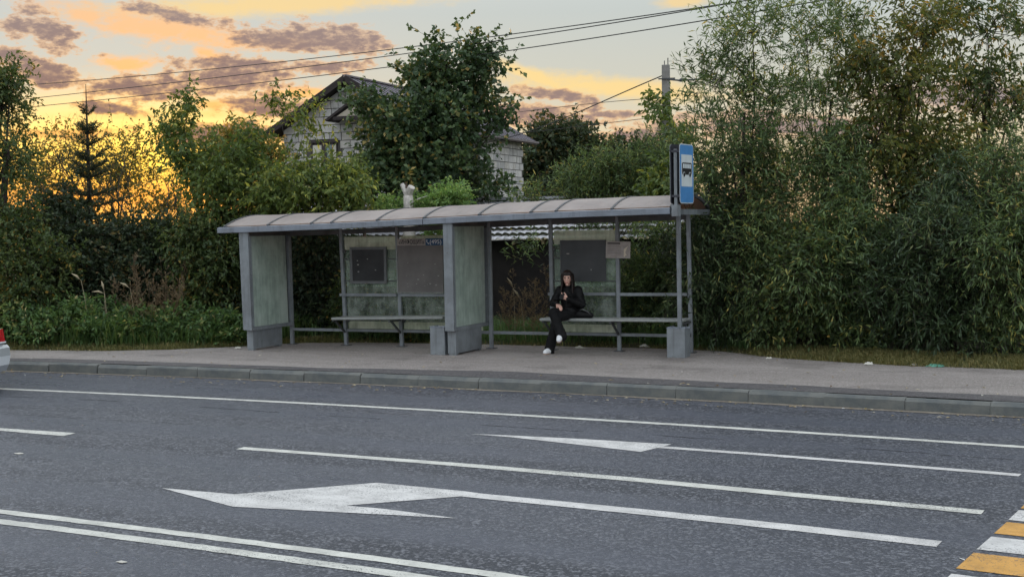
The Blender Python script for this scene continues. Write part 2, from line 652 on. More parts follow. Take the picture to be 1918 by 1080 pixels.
# pavement with its irregular back edge against the verge
edge_pts = [(-90, 8), (-45, 11.5), (-30, 14.2), (-24, 15.4), (-22, 16.0), (-20, 16.7), (-19, 17.3), (-18.2, 18.4), (-17.6, 19.5), (-16.5, 20.0), (-14, 20.5), (-11, 20.95), (-9.6, 21.0),
            (-8.6, 20.45), (-7.5, 20.1), (-6, 19.95), (-4.5, 20.05), (-2, 20.2), (10, 20.2), (60, 12)]
px_ = np.arange(-60, 30, .25)
back = np.interp(px_, [p[0] for p in edge_pts], [p[1] for p in edge_pts]) + .12 * np.interp(px_, np.arange(-60, 31, .7), rng.random(130) - .5)
pave = struct(strip('pavement', px_, bend(px_) + KB - .002, back, .15, m_pave, 4))
PAVE_BACK = lambda x: float(np.interp(x, px_, back))
# newer dark asphalt laid behind the kerb
dx = np.arange(-45, 12, .2)
dw = np.interp(dx, [-45, -21, -19.5, -17, -14, -12.5, -11, -9, -6, -3, 12], [.25, .28, .5, .42, .40, .62, .80, .62, .55, .5, .5]) + .08 * np.interp(dx, np.arange(-45, 12, .55), rng.random(104) - .5)
struct(strip('asphalt_patch', dx, bend(dx) + KB - .001, bend(dx) + KB + dw, .154, m_patch))
# verge: rough earth rising a little behind the pavement
vx = np.concatenate([np.arange(-150, -36, 6.), np.arange(-36, 12, .8), np.arange(12, 120, 8.)])
V, Fc = [], []
rows = [-.25, 0.0, .35, .9, 1.8, 3.5, 7, 14, 30, 70, 160]
hz = [.04, .11, .15, .2, .22, .24, .26, .28, .3, .3, .2]
bk = np.interp(vx, px_, back)
for r_, z_ in zip(rows, hz):
    for x, b in zip(vx, bk):
        V.append((x, b + r_, z_ + (.07 * (rng.random() - .5) if .2 < r_ < 20 else 0)))
n = len(vx)
for j in range(len(rows) - 1):
    for i in range(n - 1):
        Fc.append((j * n + i, j * n + i + 1, (j + 1) * n + i + 1, (j + 1) * n + i))
struct(MB().add(V, Fc).build('verge', m_soil, smooth=True))

# kerb: concrete stones a metre long, each its own piece
kerb = struct(empty('kerb', (0, KF, 0)))
stone_meshes = []
for k in range(5):
    mb = MB()
    L = .4985
    c_ = .022 + .006 * k
    prof = [(0, -.12), (0.006, .15 - c_), (c_ + .008, .15 + .001 * k), (.15, .15 - .002 * (k % 3)), (.15, -.12)]
    nseg = 7
    v = []
    for i in range(nseg + 1):
        t = -L + 2 * L * i / nseg
        chip = .004 * rng.random(5)
        if i in (0, nseg):
            chip[1:3] += .008 * rng.random()
        v += [(t, p[0] + chip[a], p[1] - chip[a] * .8) for a, p in enumerate(prof)]
    f = []
    for i in range(nseg):
        f += [(i * 5 + a, (i + 1) * 5 + a, (i + 1) * 5 + (a + 1) % 5, i * 5 + (a + 1) % 5) for a in range(5)]
    f += [(0, 1, 2, 3, 4), tuple(nseg * 5 + a for a in (4, 3, 2, 1, 0))]
    stone_meshes.append(mb.add(v, f).mesh('kerb_stone', m_kerb))
for x in np.arange(-40, 6, 1.0):
    o = bpy.data.objects.new('kerb_stone', random.choice(stone_meshes))
    col.objects.link(o)
    o.parent = kerb
    xx = x + .45
    s = -2 * KURV * xx
    o.location = (xx, float(bend(xx)) + rng.normal(0, .004), rng.normal(0, .003))
    o.rotation_euler = (rng.normal(0, .006), 0, math.atan(s) + rng.normal(0, .003))
    if rng.random() < .5:
        o.scale = (1, 1, 1 + .02 * rng.random())

# ------------------------------------------------------------------ painted markings (sheets 4 mm above the road)
ZM = .004


def sheet(name, poly, m, z=ZM):
    return MB().add([(p[0], p[1], z) for p in poly], [tuple(range(len(poly)))]).build(name, m)


def line_strip(name, y0, w, x0, x1, m=m_paint, ends=(0, 0)):
    xs = np.linspace(x0, x1, max(3, int((x1 - x0) / .12)))
    jig = lambda: .014 * (rng.random(len(xs)) - .5)
    return struct(strip(name, xs, bend(xs) + y0 - w / 2 + jig(), bend(xs) + y0 + w / 2 + jig(), ZM, m))


line_strip('edge_line', 14.28, .13, -60, 20)
line_strip('centre_line', 7.55, .125, -30, 8)
line_strip('centre_line', 7.27, .135, -30, 8)


def px_poly(name, pts, m, sub=True):
    """a painted figure whose corners were read off the road surface"""
    P = [gnd(u, v, 0) for u, v in pts]
    if sub:
        Q = []
        for a, b in zip(P, P[1:] + P[:1]):
            nseg = max(1, int(np.linalg.norm(b - a) / .12))
            nrm_ = np.array([-(b - a)[1], (b - a)[0], 0]) / np.linalg.norm(b - a)
            Q += [a + (b - a) * i / nseg + nrm_ * (.007 * (rng.random() - .5) if i else 0) for i in range(nseg)]
        P = Q
    bm = bmesh.new()
    vs = [bm.verts.new((p[0], p[1], ZM)) for p in P]
    fc = bm.faces.new(vs)
    bmesh.ops.triangulate(bm, faces=[fc])
    if sum(f.normal.z for f in bm.faces) < 0:
        bmesh.ops.reverse_faces(bm, faces=bm.faces[:])
    me = bpy.data.meshes.new(name)
    bm.to_mesh(me)
    bm.free()
    me.materials.append(m)
    o = bpy.data.objects.new(name, me)
    col.objects.link(o)
    return struct(o)


px_poly('lane_line', [(-160, 792), (0, 801.5), (142, 811), (118, 816.5), (0, 806.5), (-160, 797)], m_paint)
px_poly('lane_line', [(442, 841), (458, 837), (600, 847.5), (900, 870), (1200, 895.2), (1500, 923.5), (1844, 955.5), (1838, 963), (1500, 931.5), (1200, 902.7), (900, 876.5), (600, 852.5)], m_paint)
px_poly('lane_arrow', [(303, 914), (439, 925.5), (705.6, 904), (868, 919.5), (900, 924), (1200, 953), (1500, 983.8), (1764.7, 1013.3), (1754, 1024), (1500, 995.3),
                       (1200, 963.5), (900, 933.3), (863, 929.5), (648, 946.6), (720, 953), (855, 970.5), (640, 959.5), (435.5, 948.6)], m_paint2)
px_poly('lane_arrow', [(881, 812.5), (960, 815.5), (1100, 822.5), (1257.5, 832), (1243, 835.7), (1400, 847), (1650, 866.5), (1914, 887.5), (1908, 892), (1650, 870.5), (1400, 851),
                       (1231, 838.8), (1200, 846), (1060, 830), (960, 819)], m_paint2)
# pedestrian crossing, white and yellow bars in turn
zb = [(11.62, 11.22, 1), (11.14, 10.74, 0), (10.66, 10.23, 1), (10.12, 9.68, 0), (9.57, 9.08, 1), (8.93, 8.46, 0), (8.36, 7.9, 1)]
for y1, y0, yel in zb:
    x0 = -2.53 + (11.1 - y1) * .035
    j = lambda: .008 * (random.random() - .5)
    struct(sheet('crossing_bar', [(x0 + .012 + j(), y0 + j()), (1.4, y0 - .02), (1.4, y1 - .02), (x0 + j(), y1 + j())], m_yellow if yel else m_paint2))
struct(sheet('paint_fleck', [tuple(gnd(u, v)[:2]) for u, v in [(1794, 1044), (1807, 1047), (1807, 1050), (1798, 1046)]], m_paint2, .0045))

m_crack = mat('crack_filler', (.014, .014, .016), .7)


def crack(x0, x1, y0, wob, w, broken=.0):
    xs_ = np.arange(x0, x1, .09)
    yc_ = y0 + bend(xs_) + wob * np.cumsum(rng.normal(0, .012, len(xs_)))
    for i0 in range(0, len(xs_) - 8, 24):
        if rng.random() < broken:
            continue
        i1 = min(i0 + int(10 + 14 * rng.random()), len(xs_))
        ww_ = w * (.3 + rng.random(i1 - i0))
        ww_[0] = ww_[-1] = .001
        struct(strip('road_crack', xs_[i0:i1], yc_[i0:i1] - ww_ / 2, yc_[i0:i1] + ww_ / 2, .003, m_crack))


crack(-22, -2, 13.62, 1.0, .018, .25)
crack(-20, -9, 11.9, 2.0, .008, .5)

# ------------------------------------------------------------------ shelter frame of reference
SA = math.radians(10)
SQ = np.array([-14.0, 19.8, 0.0])
SEX = np.array([math.cos(SA), math.sin(SA), 0])
SEY = np.array([-math.sin(SA), math.cos(SA), 0])
PZ = .15                       # pavement level


def SL(u, v, y):
    """point of the shelter's own frame, on the upright plane y metres behind its back posts"""
    d = ray(u, v)
    t = ((SQ + SEY * y - ORG) @ SEY) / (d @ SEY)
    p = ORG + d * t - SQ
    return np.array([p @ SEX, p @ SEY, p[2]])


def s2w(p):
    return SQ + SEX * p[0] + SEY * p[1] + np.array([0, 0, p[2]])




def worn_paint(name, c1, c2, rust, amount, rough=.5):
    M = bpy.data.materials.new(name)
    M.use_nodes = True
    T = NT(M.node_tree)
    b_ = T.n['Principled BSDF']
    pos = T.new('ShaderNodeTexCoord').outputs['Object']
    c = T.mix(T.maprange(T.noise(pos, 3.2, 5, .65), .35, .65), (*c1, 1), (*c2, 1))
    run = T.noise(T.vmath('MULTIPLY', pos, (14, 14, .8)), 1.0, 4, .6)
    c = T.mix(T.math('MULTIPLY', T.maprange(run, .52, .72), .45), c, tuple(x * .5 for x in c2) + (1,))
    spots = T.maprange(T.noise(pos, 17, 5, .7), .66 - amount, .72 - amount)
    c = T.mix(T.math('MULTIPLY', spots, .8), c, (*rust, 1))
    T.l.new(c, b_.inputs['Base Color'])
    T.l.new(T.maprange(spots, 0, 1, rough, .9), b_.inputs['Roughness'])
    bp = T.new('ShaderNodeBump')
    bp.inputs['Strength'].default_value = .2
    bp.inputs['Distance'].default_value = .01
    T.l.new(T.noise(pos, 30, 4, .6), bp.inputs['Height'])
    T.l.new(bp.outputs[0], b_.inputs['Normal'])
    MAT[name] = M
    return M


m_steel = worn_paint('grey_painted_steel', (.225, .25, .27), (.165, .18, .195), (.10, .07, .055), .03)
m_steel_d = mat('dark_grey_steel', (.10, .105, .11), .6, var=.4, vscale=4, bump=.15, bscale=40)
m_fascia = worn_paint('fascia_steel', (.22, .25, .30), (.17, .19, .225), (.12, .10, .09), .01, .38)
m_poly = None


def roof_mat():
    M = bpy.data.materials.new('roof_polycarbonate')
    M.use_nodes = True
    T = NT(M.node_tree)
    b = T.n['Principled BSDF']
    pos = T.new('ShaderNodeTexCoord').outputs['Object']
    c = T.mix(T.maprange(T.noise(pos, 1.7, 5, .65), .3, .7), (.50, .455, .43, 1), (.38, .345, .33, 1))
    c = T.mix(T.math('MULTIPLY', T.maprange(T.noise(T.vmath('MULTIPLY', pos, (9, .6, 1)), 2, 3), .55, .75), .3), c, (.2, .17, .15, 1))
    T.l.new(c, b.inputs['Base Color'])
    b.inputs['Roughness'].default_value = .5
    tl = T.new('ShaderNodeBsdfTranslucent')
    tl.inputs[0].default_value = (.62, .34, .16, 1)
    mx = T.new('ShaderNodeMixShader')
    mx.inputs[0].default_value = .36
    T.l.new(b.outputs[0], mx.inputs[1])
    T.l.new(tl.outputs[0], mx.inputs[2])
    T.l.new(mx.outputs[0], T.n['Material Output'].inputs[0])
    return M


m_poly = roof_mat()
m_frost = glass_mat('frosted_light_box_sheet', (.70, .80, .75), (.70, .78, .73), .36, .66, 1.6, .35)
m_glass = glass_mat('dirty_shelter_glass', (.86, .92, .88), (.66, .72, .66), .04, .26, 2.2, .2)
m_film = glass_mat('pale_glass_film', (.8, .85, .75), (.80, .83, .70), .36, .72, 2.6, .3)
m_bench = mat('bench_board', (.34, .36, .35), .6, var=.25, vscale=8, bump=.2, bscale=50)
m_board = mat('board_dark_felt', (.045, .047, .05), .8, var=.35, vscale=3)
m_boardf = mat('board_frame_grey', (.14, .15, .155), .6, var=.2, vscale=5)
m_greyboard = mat('board_grey_sheet', (.175, .165, .16), .65, var=.25, vscale=2.5)
m_scrap = mat('paper_scrap', (.36, .36, .34), .8, var=.3, vscale=30)

shelter = tag(empty('bus_shelter', SQ, SA), 'long grey steel bus shelter with arched roof, benches and frosted light boxes', 'bus shelter')
# --- roof
FY, RY = -1.42, .88
fl, fr = SL(408.4, 425.7, FY), SL(1255, 388.2, FY)


def front_top(x):
    t = (x - fl[0]) / (fr[0] - fl[0])
    sag = -.012 * math.sin(math.pi * min(max(t, 0), 1) * 2)
    return fl[2] + (fr[2] - fl[2]) * t + sag


RISE = .21


def arc(x, s):
    """s from 0 (front edge) to 1 (back edge)"""
    return np.array([x, FY + .02 + (RY - FY - .02) * s, front_top(x) - .02 + RISE * 4 * s * (1 - s)])


rib_px = [421, 499.5, 581, 619, 704.6, 793, 896, 993, 1040, 1145, 1256]
rib_x = [SL(u, 415, FY)[0] for u in rib_px]
rib_x[0] = fl[0] + .12
NS = 14
for a, b in zip(rib_x, rib_x[1:]):
    mb = MB()
    v = []
    for k in (0, .028):
        for x in (a + .012, (a + b) / 2, b - .012):
            for s in np.linspace(0.01, .99, NS):
                p = arc(x, s)
                p[2] += k - .006 * (1 - abs((x - (a + b) / 2) / ((b - a) / 2)))
                v.append(p)
    f = []
    for c_ in range(2):
        for i in range(NS - 1):
            q = c_ * NS + i
            f.append((q, q + 1, q + NS + 1, q + NS))
            o_ = 3 * NS
            f.append((o_ + q, o_ + q + NS, o_ + q + NS + 1, o_ + q + 1))
    mb.add(v, f).build('roof_panel', m_poly, shelter, smooth=True)
for i, x in enumerate(rib_x):
    mb = MB()
    for s0, s1 in zip(np.linspace(0, 1, NS), np.linspace(0, 1, NS)[1:]):
        mb.bar(arc(x, s0) + [0, 0, .016], arc(x, s1) + [0, 0, .016], .04, .046)
    mb.build('roof_rib', m_steel_d, shelter)
# fascia in two lengths
fj = SL(793, 415, FY)[0]
for a, b in ((fl[0], fj - .008), (fj + .008, fr[0])):
    mb = MB()
    for x0, x1 in zip(np.linspace(a, b, 7), np.linspace(a, b, 7)[1:]):
        z0, z1 = front_top(x0), front_top(x1)
        mb.hexa([(x0, FY - .03, z0 - .102), (x1, FY - .03, z1 - .102), (x1, FY + .02, z1 - .11), (x0, FY + .02, z0 - .11),
                 (x0, FY - .03, z0 - .012), (x1, FY - .03, z1 - .012), (x1, FY + .03, z1), (x0, FY + .03, z0)])
    mb.build('fascia', m_fascia, shelter)
# end trims and back gutter
for x in (fl[0] + .1, fr[0]):
    MB().bar((x, FY + .05, front_top(x) - .07), (x, RY, front_top(x) - .07), .05, .09).build('end_beam', m_steel, shelter)
MB().bar((fl[0] + .1, RY + .02, front_top(fl[0]) - .04), (fr[0], RY + .02, front_top(fr[0]) - .04), .05, .1).build('back_gutter', m_steel_d, shelter)
# --- posts
post_px = [(541, 440, 548, 645), (638.5, 432, 649, 646), (743.5, 427, 753, 647.5), (916, 418, 921, 655), (1031, 413, 1036, 655), (1156, 406, 1160.5, 657), (1289, 402, 1295, 662)]
post_xz = []
for (ut, vt, ub, vb) in post_px:
    t, b = SL(ut, vt, 0), SL(ub, vb, 0)
    k = (b[0] - t[0]) / (b[2] - t[2])
    P0, P1 = (b[0] + k * (PZ - b[2]), 0, PZ), (t[0] + k * (front_top(t[0]) - .1 - t[2]), 0, front_top(t[0]) - .1)
    post_xz.append((P0, P1))
    pb = MB().bar(P0, P1, .064, .064, (0, 1, 0)).build('post', m_steel, shelter, bevel=.006)
    MB().box((P0[0] - .08, -.08, PZ), (P0[0] + .08, .08, PZ + .012)).build('foot_plate', m_steel_d, pb)


def post_x(i, z):
    a, b = post_xz[i]
    return a[0] + (b[0] - a[0]) * (z - a[2]) / (b[2] - a[2])


t, b = SL(1270.5, 402, -.62), SL(1273.5, 612, -.62)
k = (b[0] - t[0]) / (b[2] - t[2])
FPX = b[0] + k * (PZ - b[2])
MB().bar((FPX, -.62, PZ), (t[0] + k * (2.44 - t[2]), -.62, 2.44), .066, .066, (0, 1, 0)).build('post', m_steel, shelter, bevel=.006)
# top beams under the roof
for i in range(6):
    a, b = post_xz[i][1], post_xz[i + 1][1]
    MB().bar((a[0] + .04, 0, a[2] - .05), (b[0] - .04, 0, b[2] - .05), .06, .09).build('top_beam', m_steel_d, shelter)
# rails
ZR, ZB = 1.095, .435
for i, j, x0, x1 in ((1, 2, -.06, 0), (2, 3, 0, -.1), (4, 5, -.05, 0), (5, 6, 0, 0)):
    xa, xb = post_x(i, ZR) + (x0 if x0 else .04), post_x(j, ZR) - .04
    MB().bar((xa, -.045, ZR + (.03 if i > 3 else 0)), (xb, -.045, ZR + (.035 if i > 3 else 0)), .04, .05).build('rail', m_steel, shelter)
for i in range(6):
    MB().bar((post_x(i, ZB) + .04, 0.0, ZB), (post_x(i + 1, ZB) - .04, 0.0, ZB), .045, .05).build('rail', m_steel, shelter)
# --- glazing between back posts: sheet, upper film band, clips
for (i, j, vt, name) in ((1, 2, 443, 0), (2, 3, 441, 1), (4, 5, 430, 2)):
    zt = {0: SL(690, 443, .03)[2], 1: SL(790, 441, .03)[2], 2: SL(1095, 431, .03)[2]}[name]
    zl = ZB + .03
    q = []
    for z in (zl, zt):
        xa, xb = post_x(i, z) + .045, post_x(j, z) - .045
        if name == 1:
            xb -= .12
        q += [(xa, .03, z), (xb, .03, z), (xb, .038, z), (xa, .038, z)]
    MB().hexa(q).build('glass_panel', m_glass, shelter)
    # pale sheeting left on the glass: band along the top and along the foot
    for z0, z1 in (((zt - .24, zt) if name != 1 else (zt - .13, zt)), (zl, .60)) + (() if name == 1 else (((1.25, zt - .245)),)):
        q = []
        side = z0 == 1.25
        for z in (z0, z1):
            xa, xb = post_x(i, z) + .05, post_x(j, z) - .05
            if name == 1:
                xb -= .12
            q += [(xa, .022, z), (xb, .022, z), (xb, .026, z), (xa, .026, z)]
        MB().hexa(q).build('pale_sheet', m_film if not side else m_glass, shelter)
    if name != 1:
        for z in (1.35, 1.75):
            MB().bar((post_x(i, z) + .04, .01, z), (post_x(j, z) - .04, .01, z), .015, .018).build('glazing_bar', m_steel_d, shelter)
    for z in (.62, 1.9):
        MB().box((post_x(i, z) + .03, -.02, z - .03), (post_x(i, z) + .075, .045, z + .03)).build('glass_clip', m_steel_d, shelter)
# --- benches
for (ua, va, ub, vb, br) in ((620, 594.5, 829, 592.5, (1, 2)), (1010, 596, 1291, 598, (4, 5, 6))):
    a, b = SL(ua, va, -.5), SL(ub, vb, -.5)
    if br[0] == 4:
        b = np.array([post_x(6, .6) + .02, -.5, a[2] + .01])
    bo = MB().hexa([(a[0], -.5, a[2] - .045), (b[0], -.5, b[2] - .045), (b[0], -.1, b[2] - .045), (a[0], -.1, a[2] - .045),
                    (a[0], -.5, a[2]), (b[0], -.5, b[2]), (b[0], -.1, b[2]), (a[0], -.1, a[2])]).build('bench_seat', m_bench, shelter, bevel=.012)
    if br[0] == 4:
        BENCH_Z = float(a[2])
    for i in br:
        x = post_x(i, .5)
        zz = float(a[2]) - .046
        mb = MB().bar((x, -.46, zz - .015), (x, -.03, zz - .015), .035, .03)
        mb.bar((x, -.36, zz - .03), (x, -.035, zz - .25), .03, .03)
        mb.build('bracket', m_steel_d, bo)


# --- light boxes
def light_box(ftl, fbl, ftr, fbr, depth, plinth):
    A, B, C, D = SL(*fbl, FY + .02), SL(*fbr, FY + .02), SL(*ftr, FY + .02), SL(*ftl, FY + .02)   # bottom-left, bottom-right, top-right, top-left of the front
    D[2] = C[2] = max(C[2], D[2]) + .04
    e = np.array([0, 1.0, 0])
    lx = lambda s, tz, y: (A + (B - A) * s) * (1 - tz) + (D + (C - D) * s) * tz + e * y
    fw_ = .07
    body = MB().hexa([lx(0, 0, 0), lx(1, 0, 0), lx(1, 0, .05), lx(0, 0, .05), lx(0, 1, 0), lx(1, 1, 0), lx(1, 1, .05), lx(0, 1, .05)]).build('light_box', m_steel, shelter, bevel=.008)

    def hx(name, s0, s1, t0, t1, y0, y1, m_, bev=0):
        return MB().hexa([lx(s0, t0, y0), lx(s1, t0, y0), lx(s1, t0, y1), lx(s0, t0, y1), lx(s0, t1, y0), lx(s1, t1, y0), lx(s1, t1, y1), lx(s0, t1, y1)]).build(name, m_, body, bevel=bev)
    hx('sill', 0, 1, 0, .035, .052, depth, m_steel)
    hx('head', 0, 1, .955, 1, .052, depth, m_steel_d)
    hx('stile', 0, 1, .037, .953, depth - .07, depth, m_steel)
    hx('stile', 0, 1, .037, .953, .054, .10, m_steel)
    hx('inner_panel', .3, .7, .037, .953, depth - .20, depth - .075, m_board)
    hx('pane', .92, .95, .037, .953, .102, depth - .17, m_frost)
    hx('pane', .05, .08, .037, .953, .102, depth - .072, m_frost)
    hx('reflector', .45, .55, .037, .953, .105, depth - .205, m_frost)
    # plinth underneath
    p0, p1, w = plinth
    q = (A + B) / 2
    mb = MB().box((q[0] - w / 2, FY + p0, PZ + .03), (q[0] + w / 2, FY + p1, A[2] - .002))
    mb.box((q[0] - w / 2 + .01, FY + p0 + .01, PZ), (q[0] + w / 2 - .01, FY + p0 + .1, PZ + .03)).box((q[0] - w / 2 + .01, FY + p1 - .1, PZ), (q[0] + w / 2 - .01, FY + p1 - .01, PZ + .03))
    mb.build('plinth', m_steel, body)
    return body


light_box((446.8, 440), (455.3, 618), (464, 438), (471.5, 619.5), 1.40, (.1, 1.05, .13))
light_box((829, 420), (833.5, 620), (846.5, 419), (850.4, 621), 1.48, (.1, 1.15, .15))

# ------------------------------------------------------------------ boards and notices on the shelter
def board(name, label, cat, px, y, m_face, frame=None, thick=.02):
    (u0, v0, u1, v1) = px
    a, b = SL(u0, v1, y), SL(u1, v0, y)
    o = empty(name, s2w((a[0], y, a[2])), SA)
    w, h = b[0] - a[0], b[2] - a[2]
    MB().box((0, 0, 0), (w, thick, h)).build('face', m_face, o)
    if frame:
        f = .05
        for bx in (((-f, -.012, -f), (w + f, thick + .002, 0)), ((-f, -.012, h), (w + f, thick + .002, h + f)), ((-f, -.012, 0), (0, thick + .002, h)), ((w, -.012, 0), (w + f, thick + .002, h))):
            MB().box(*bx).build('frame_bar', frame, o)
    tag(o, label, cat)
    return o, w, h


bo, w, h = board('notice_board', 'dark notice board in a grey frame behind the left bench', 'notice board', (661, 467, 719, 526), -.02, m_board, m_boardf)
for k in range(5):
    x, z = .06 + .5 * random.random(), .04 + .45 * random.random()
    s_ = .012 + .012 * random.random()
    MB().box((x, -.003, z), (x + s_ * 1.6, 0, z + s_)).build('paper_scrap', m_scrap, bo)
bo, w, h = board('information_board', 'grey sheet board with black and blue lettering strip beside the middle light box', 'notice board', (746, 459, 829, 547), -.05, m_greyboard)
m_strip = mat('strip_beige', (.36, .33, .31), .7, var=.2, vscale=8)
m_blue = mat('strip_blue', (.025, .09, .20), .6, var=.2, vscale=8)
m_black = mat('print_black', (.012, .012, .014), .6)
m_white = mat('print_white', (.7, .72, .74), .6)
st = MB().box((0, -.006, h), (w * .63, .018, h + .125)).build('name_strip', m_strip, bo)
fit_w(text_mesh('lettering', '«ИНФОЩИТ»', .115, m_black, st, (.03, -.0075, h + .026), (math.pi / 2, 0, 0)), w * .63 - .06)
st2 = MB().box((w * .632, -.006, h), (w + .02, .018, h + .125)).build('phone_strip', m_blue, bo)
fit_w(text_mesh('lettering', '(495)', .108, m_white, st2, (w * .632 + .08, -.0075, h + .028), (math.pi / 2, 0, 0)), w * .368 - .11)
fit_w(text_mesh('lettering', '1', .108, m_white, st2, (w - .018, -.0075, h + .028), (math.pi / 2, 0, 0)), .03)
# handset mark ahead of the number
mb = MB().tube([(w * .632 + .03, -.008, h + .10), (w * .632 + .025, -.008, h + .07), (w * .632 + .045, -.008, h + .04), (w * .632 + .072, -.008, h + .03)], [.012, .006, .006, .012], 5)
mb.build('handset_mark', m_white, st2)
MB().box((-.012, -.012, -.012), (w, .022, 0)).build('edge_bar', m_bench, bo)
MB().box((-.016, -.012, -.012), (-.002, .022, h * .9)).build('edge_bar', m_bench, bo)
for k in range(14):
    x, z = .05 + (w - .12) * random.random(), .03 + h * .6 * random.random() ** 1.6
    s_ = .007 + .012 * random.random()
    MB().box((x, -.003, z), (x + s_ * (1 + random.random() * 1.5), 0, z + s_)).build('paper_scrap', m_scrap, bo)
bo, w, h = board('notice_board', 'plain dark grey board above the seated person', 'notice board', (1052, 449, 1134, 527), -.03, mat('board_slate', (.075, .08, .085), .75, var=.25, vscale=2.5))
MB().box((-.02, -.004, -.004), (-.002, .024, h)).build('frame_bar', m_steel_d, bo)
for x, z, s_ in ((.1, h * .66, .05), (w * .66, h * .27, .02)):
    MB().box((x, -.003, z), (x + s_, 0, z + .02)).build('paper_scrap', m_scrap, bo)
bo, w, h = board('notice_sheet', 'torn white paper notice taped across a post, right of the dark board', 'notice', (1134.5, 451, 1180, 483), -.07, mat('notice_paper', (.40, .36, .34), .8, var=.25, vscale=9), thick=.004)
bo.rotation_euler = (0, math.radians(1.5), SA)
for k in range(6):
    ww = w * (.78 if k else .72) * (.75 + .25 * random.random())
    zz = h * (.86 - .115 * k) if k else h * .84
    MB().box((.03, -.003, zz), (.03 + ww * .8, -.0005, zz + (.022 if k == 0 else .007))).build('print_line', m_black if k == 0 else mat('print_grey', (.16, .15, .15), .8), bo)
MB().add([(w * .74, -.004, 0.02), (w * .86, -.004, .06), (w * .8, -.004, h * .35), (w * .9, -.004, h * .72), (w * .74, -.004, h * .55)], [(0, 1, 2, 3, 4)]).build('torn_patch', mat('torn_paper', (.62, .55, .44), .85), bo)

# ------------------------------------------------------------------ bus stop sign on the roof's end
m_sign = mat('sign_blue', (.075, .25, .55), .4, var=.12, vscale=6, spec=.5)
m_signw = mat('sign_white', (.60, .66, .68), .45, var=.1, vscale=5, spec=.5)
m_signb = mat('sign_back', (.07, .072, .09), .5, metal=.4, var=.3, vscale=4)
sg = SL(1269, 381, FY + .02)
sign = tag(empty('bus_stop_sign', s2w((sg[0] + .045, FY + .0, sg[2])), math.radians(93)), 'double sided blue bus stop sign with black bus pictogram above the roof', 'road sign')
SW, SH = .55, .93


def round_rect(w, h, r, x0=0, z0=0, n=5):
    pts = []
    for cx, cz, a0 in ((w - r, r, -90), (w - r, h - r, 0), (r, h - r, 90), (r, r, 180)):
        for i in range(n + 1):
            a = math.radians(a0 + 90 * i / n)
            pts.append((x0 + cx + r * math.cos(a), z0 + cz + r * math.sin(a)))
    return pts


def xz_prism(poly, y0, y1):
    """solid from an x-z outline, y0 in front"""
    n = len(poly)
    v = [(p[0], y0, p[1]) for p in poly] + [(p[0], y1, p[1]) for p in poly]
    f = [tuple(range(n)), tuple(range(2 * n - 1, n - 1, -1))] + [((i + 1) % n, i, n + i, n + (i + 1) % n) for i in range(n)]
    return MB().add(v, f)


def sign_plate(y0, flip):
    q = -1 if flip else 1
    pl = xz_prism(round_rect(SW, SH, .06), min(y0, y0 + .012), max(y0, y0 + .012)).build('plate', m_signb, sign)
    f = lambda poly, d, nm, mm, par: xz_prism(poly, *( (y0 - d, y0 - d + .002) if not flip else (y0 + .012 + d - .002, y0 + .012 + d))).build(nm, mm, par)
    f(round_rect(SW, SH, .06), .0022, 'white_rim', m_signw, pl)
    f(round_rect(SW - .026, SH - .026, .05, .013, .013), .0044, 'blue_field', m_sign, pl)
    f(round_rect(SW - .12, .50, .01, .06, .265), .0066, 'white_field', m_signw, pl)
    bx, bz = .085, .45
    f(round_rect(.38, .19, .03, bx, bz), .0088, 'bus_mark', m_black, pl)
    for k in range(4):
        f(round_rect(.066, .07, .008, bx + .03 + k * .084, bz + .10), .011, 'bus_mark_window', m_signw, pl)
    for wx in (.075, .305):
        c = [(bx + wx + .045 * math.cos(a), bz + .0 + .045 * math.sin(a)) for a in np.linspace(0, 2 * math.pi, 16, endpoint=False)]
        f(c, .011, 'bus_mark_ring', m_signw, pl)
        c = [(bx + wx + .034 * math.cos(a), bz + .0 + .034 * math.sin(a)) for a in np.linspace(0, 2 * math.pi, 16, endpoint=False)]
        f(c, .0132, 'bus_mark_wheel', m_black, pl)


sign_plate(0.0, False)
sign_plate(.15, True)
MB().box((.02, .055, -.16), (.07, .105, SH - .08)).build('post', m_steel, sign)
MB().box((.40, .055, -.02), (.44, .105, SH - .08)).build('post', m_steel, sign)
for z in (.1, .8):
    MB().box((.01, .013, z), (SW - .02, .149, z + .035)).build('crossbar', m_signb, sign)
MB().box((-.03, .03, -.20), (.10, .13, -.02)).build('bracket', m_steel, sign)

# ------------------------------------------------------------------ litter bins
def bin_box(label, x0, y0, w, d, h):
    o = tag(empty('litter_bin', s2w((x0, y0, PZ)), SA), label, 'litter bin', 'square grey litter bins')
    mb = MB()
    t = .012
    # open box with walls
    mb.hexa([(0, 0, .0), (w, 0, 0), (w, t, 0), (0, t, 0), (0, 0, h), (w, 0, h), (w, t, h), (0, t, h)])
    mb.box((0, d - t, 0), (w, d, h)).box((0, t, 0), (t, d - t, h)).box((w - t, t, 0), (w, d - t, h)).box((t, t, .02), (w - t, d - t, .04))
    mb.build('body', m_steel, o, bevel=.006)
    # bent liner rim
    pts = [(0, 0), (w, 0), (w, d), (0, d), (0, 0)]
    path = []
    for a, b in zip(pts, pts[1:]):
        for i in range(5):
            s = i / 5
            path.append((a[0] + (b[0] - a[0]) * s, a[1] + (b[1] - a[1]) * s, h + .006 - (.03 * math.sin(s * math.pi) * random.random() if a[0] == w else 0)))
    path.append(path[0])
    MB().tube(path, .01, 5, cap=False).build('rim', m_fascia, o)
    MB().box((.02, .02, .3), (w - .02, d - .02, .34)).build('rubbish', m_black, o)
    return o


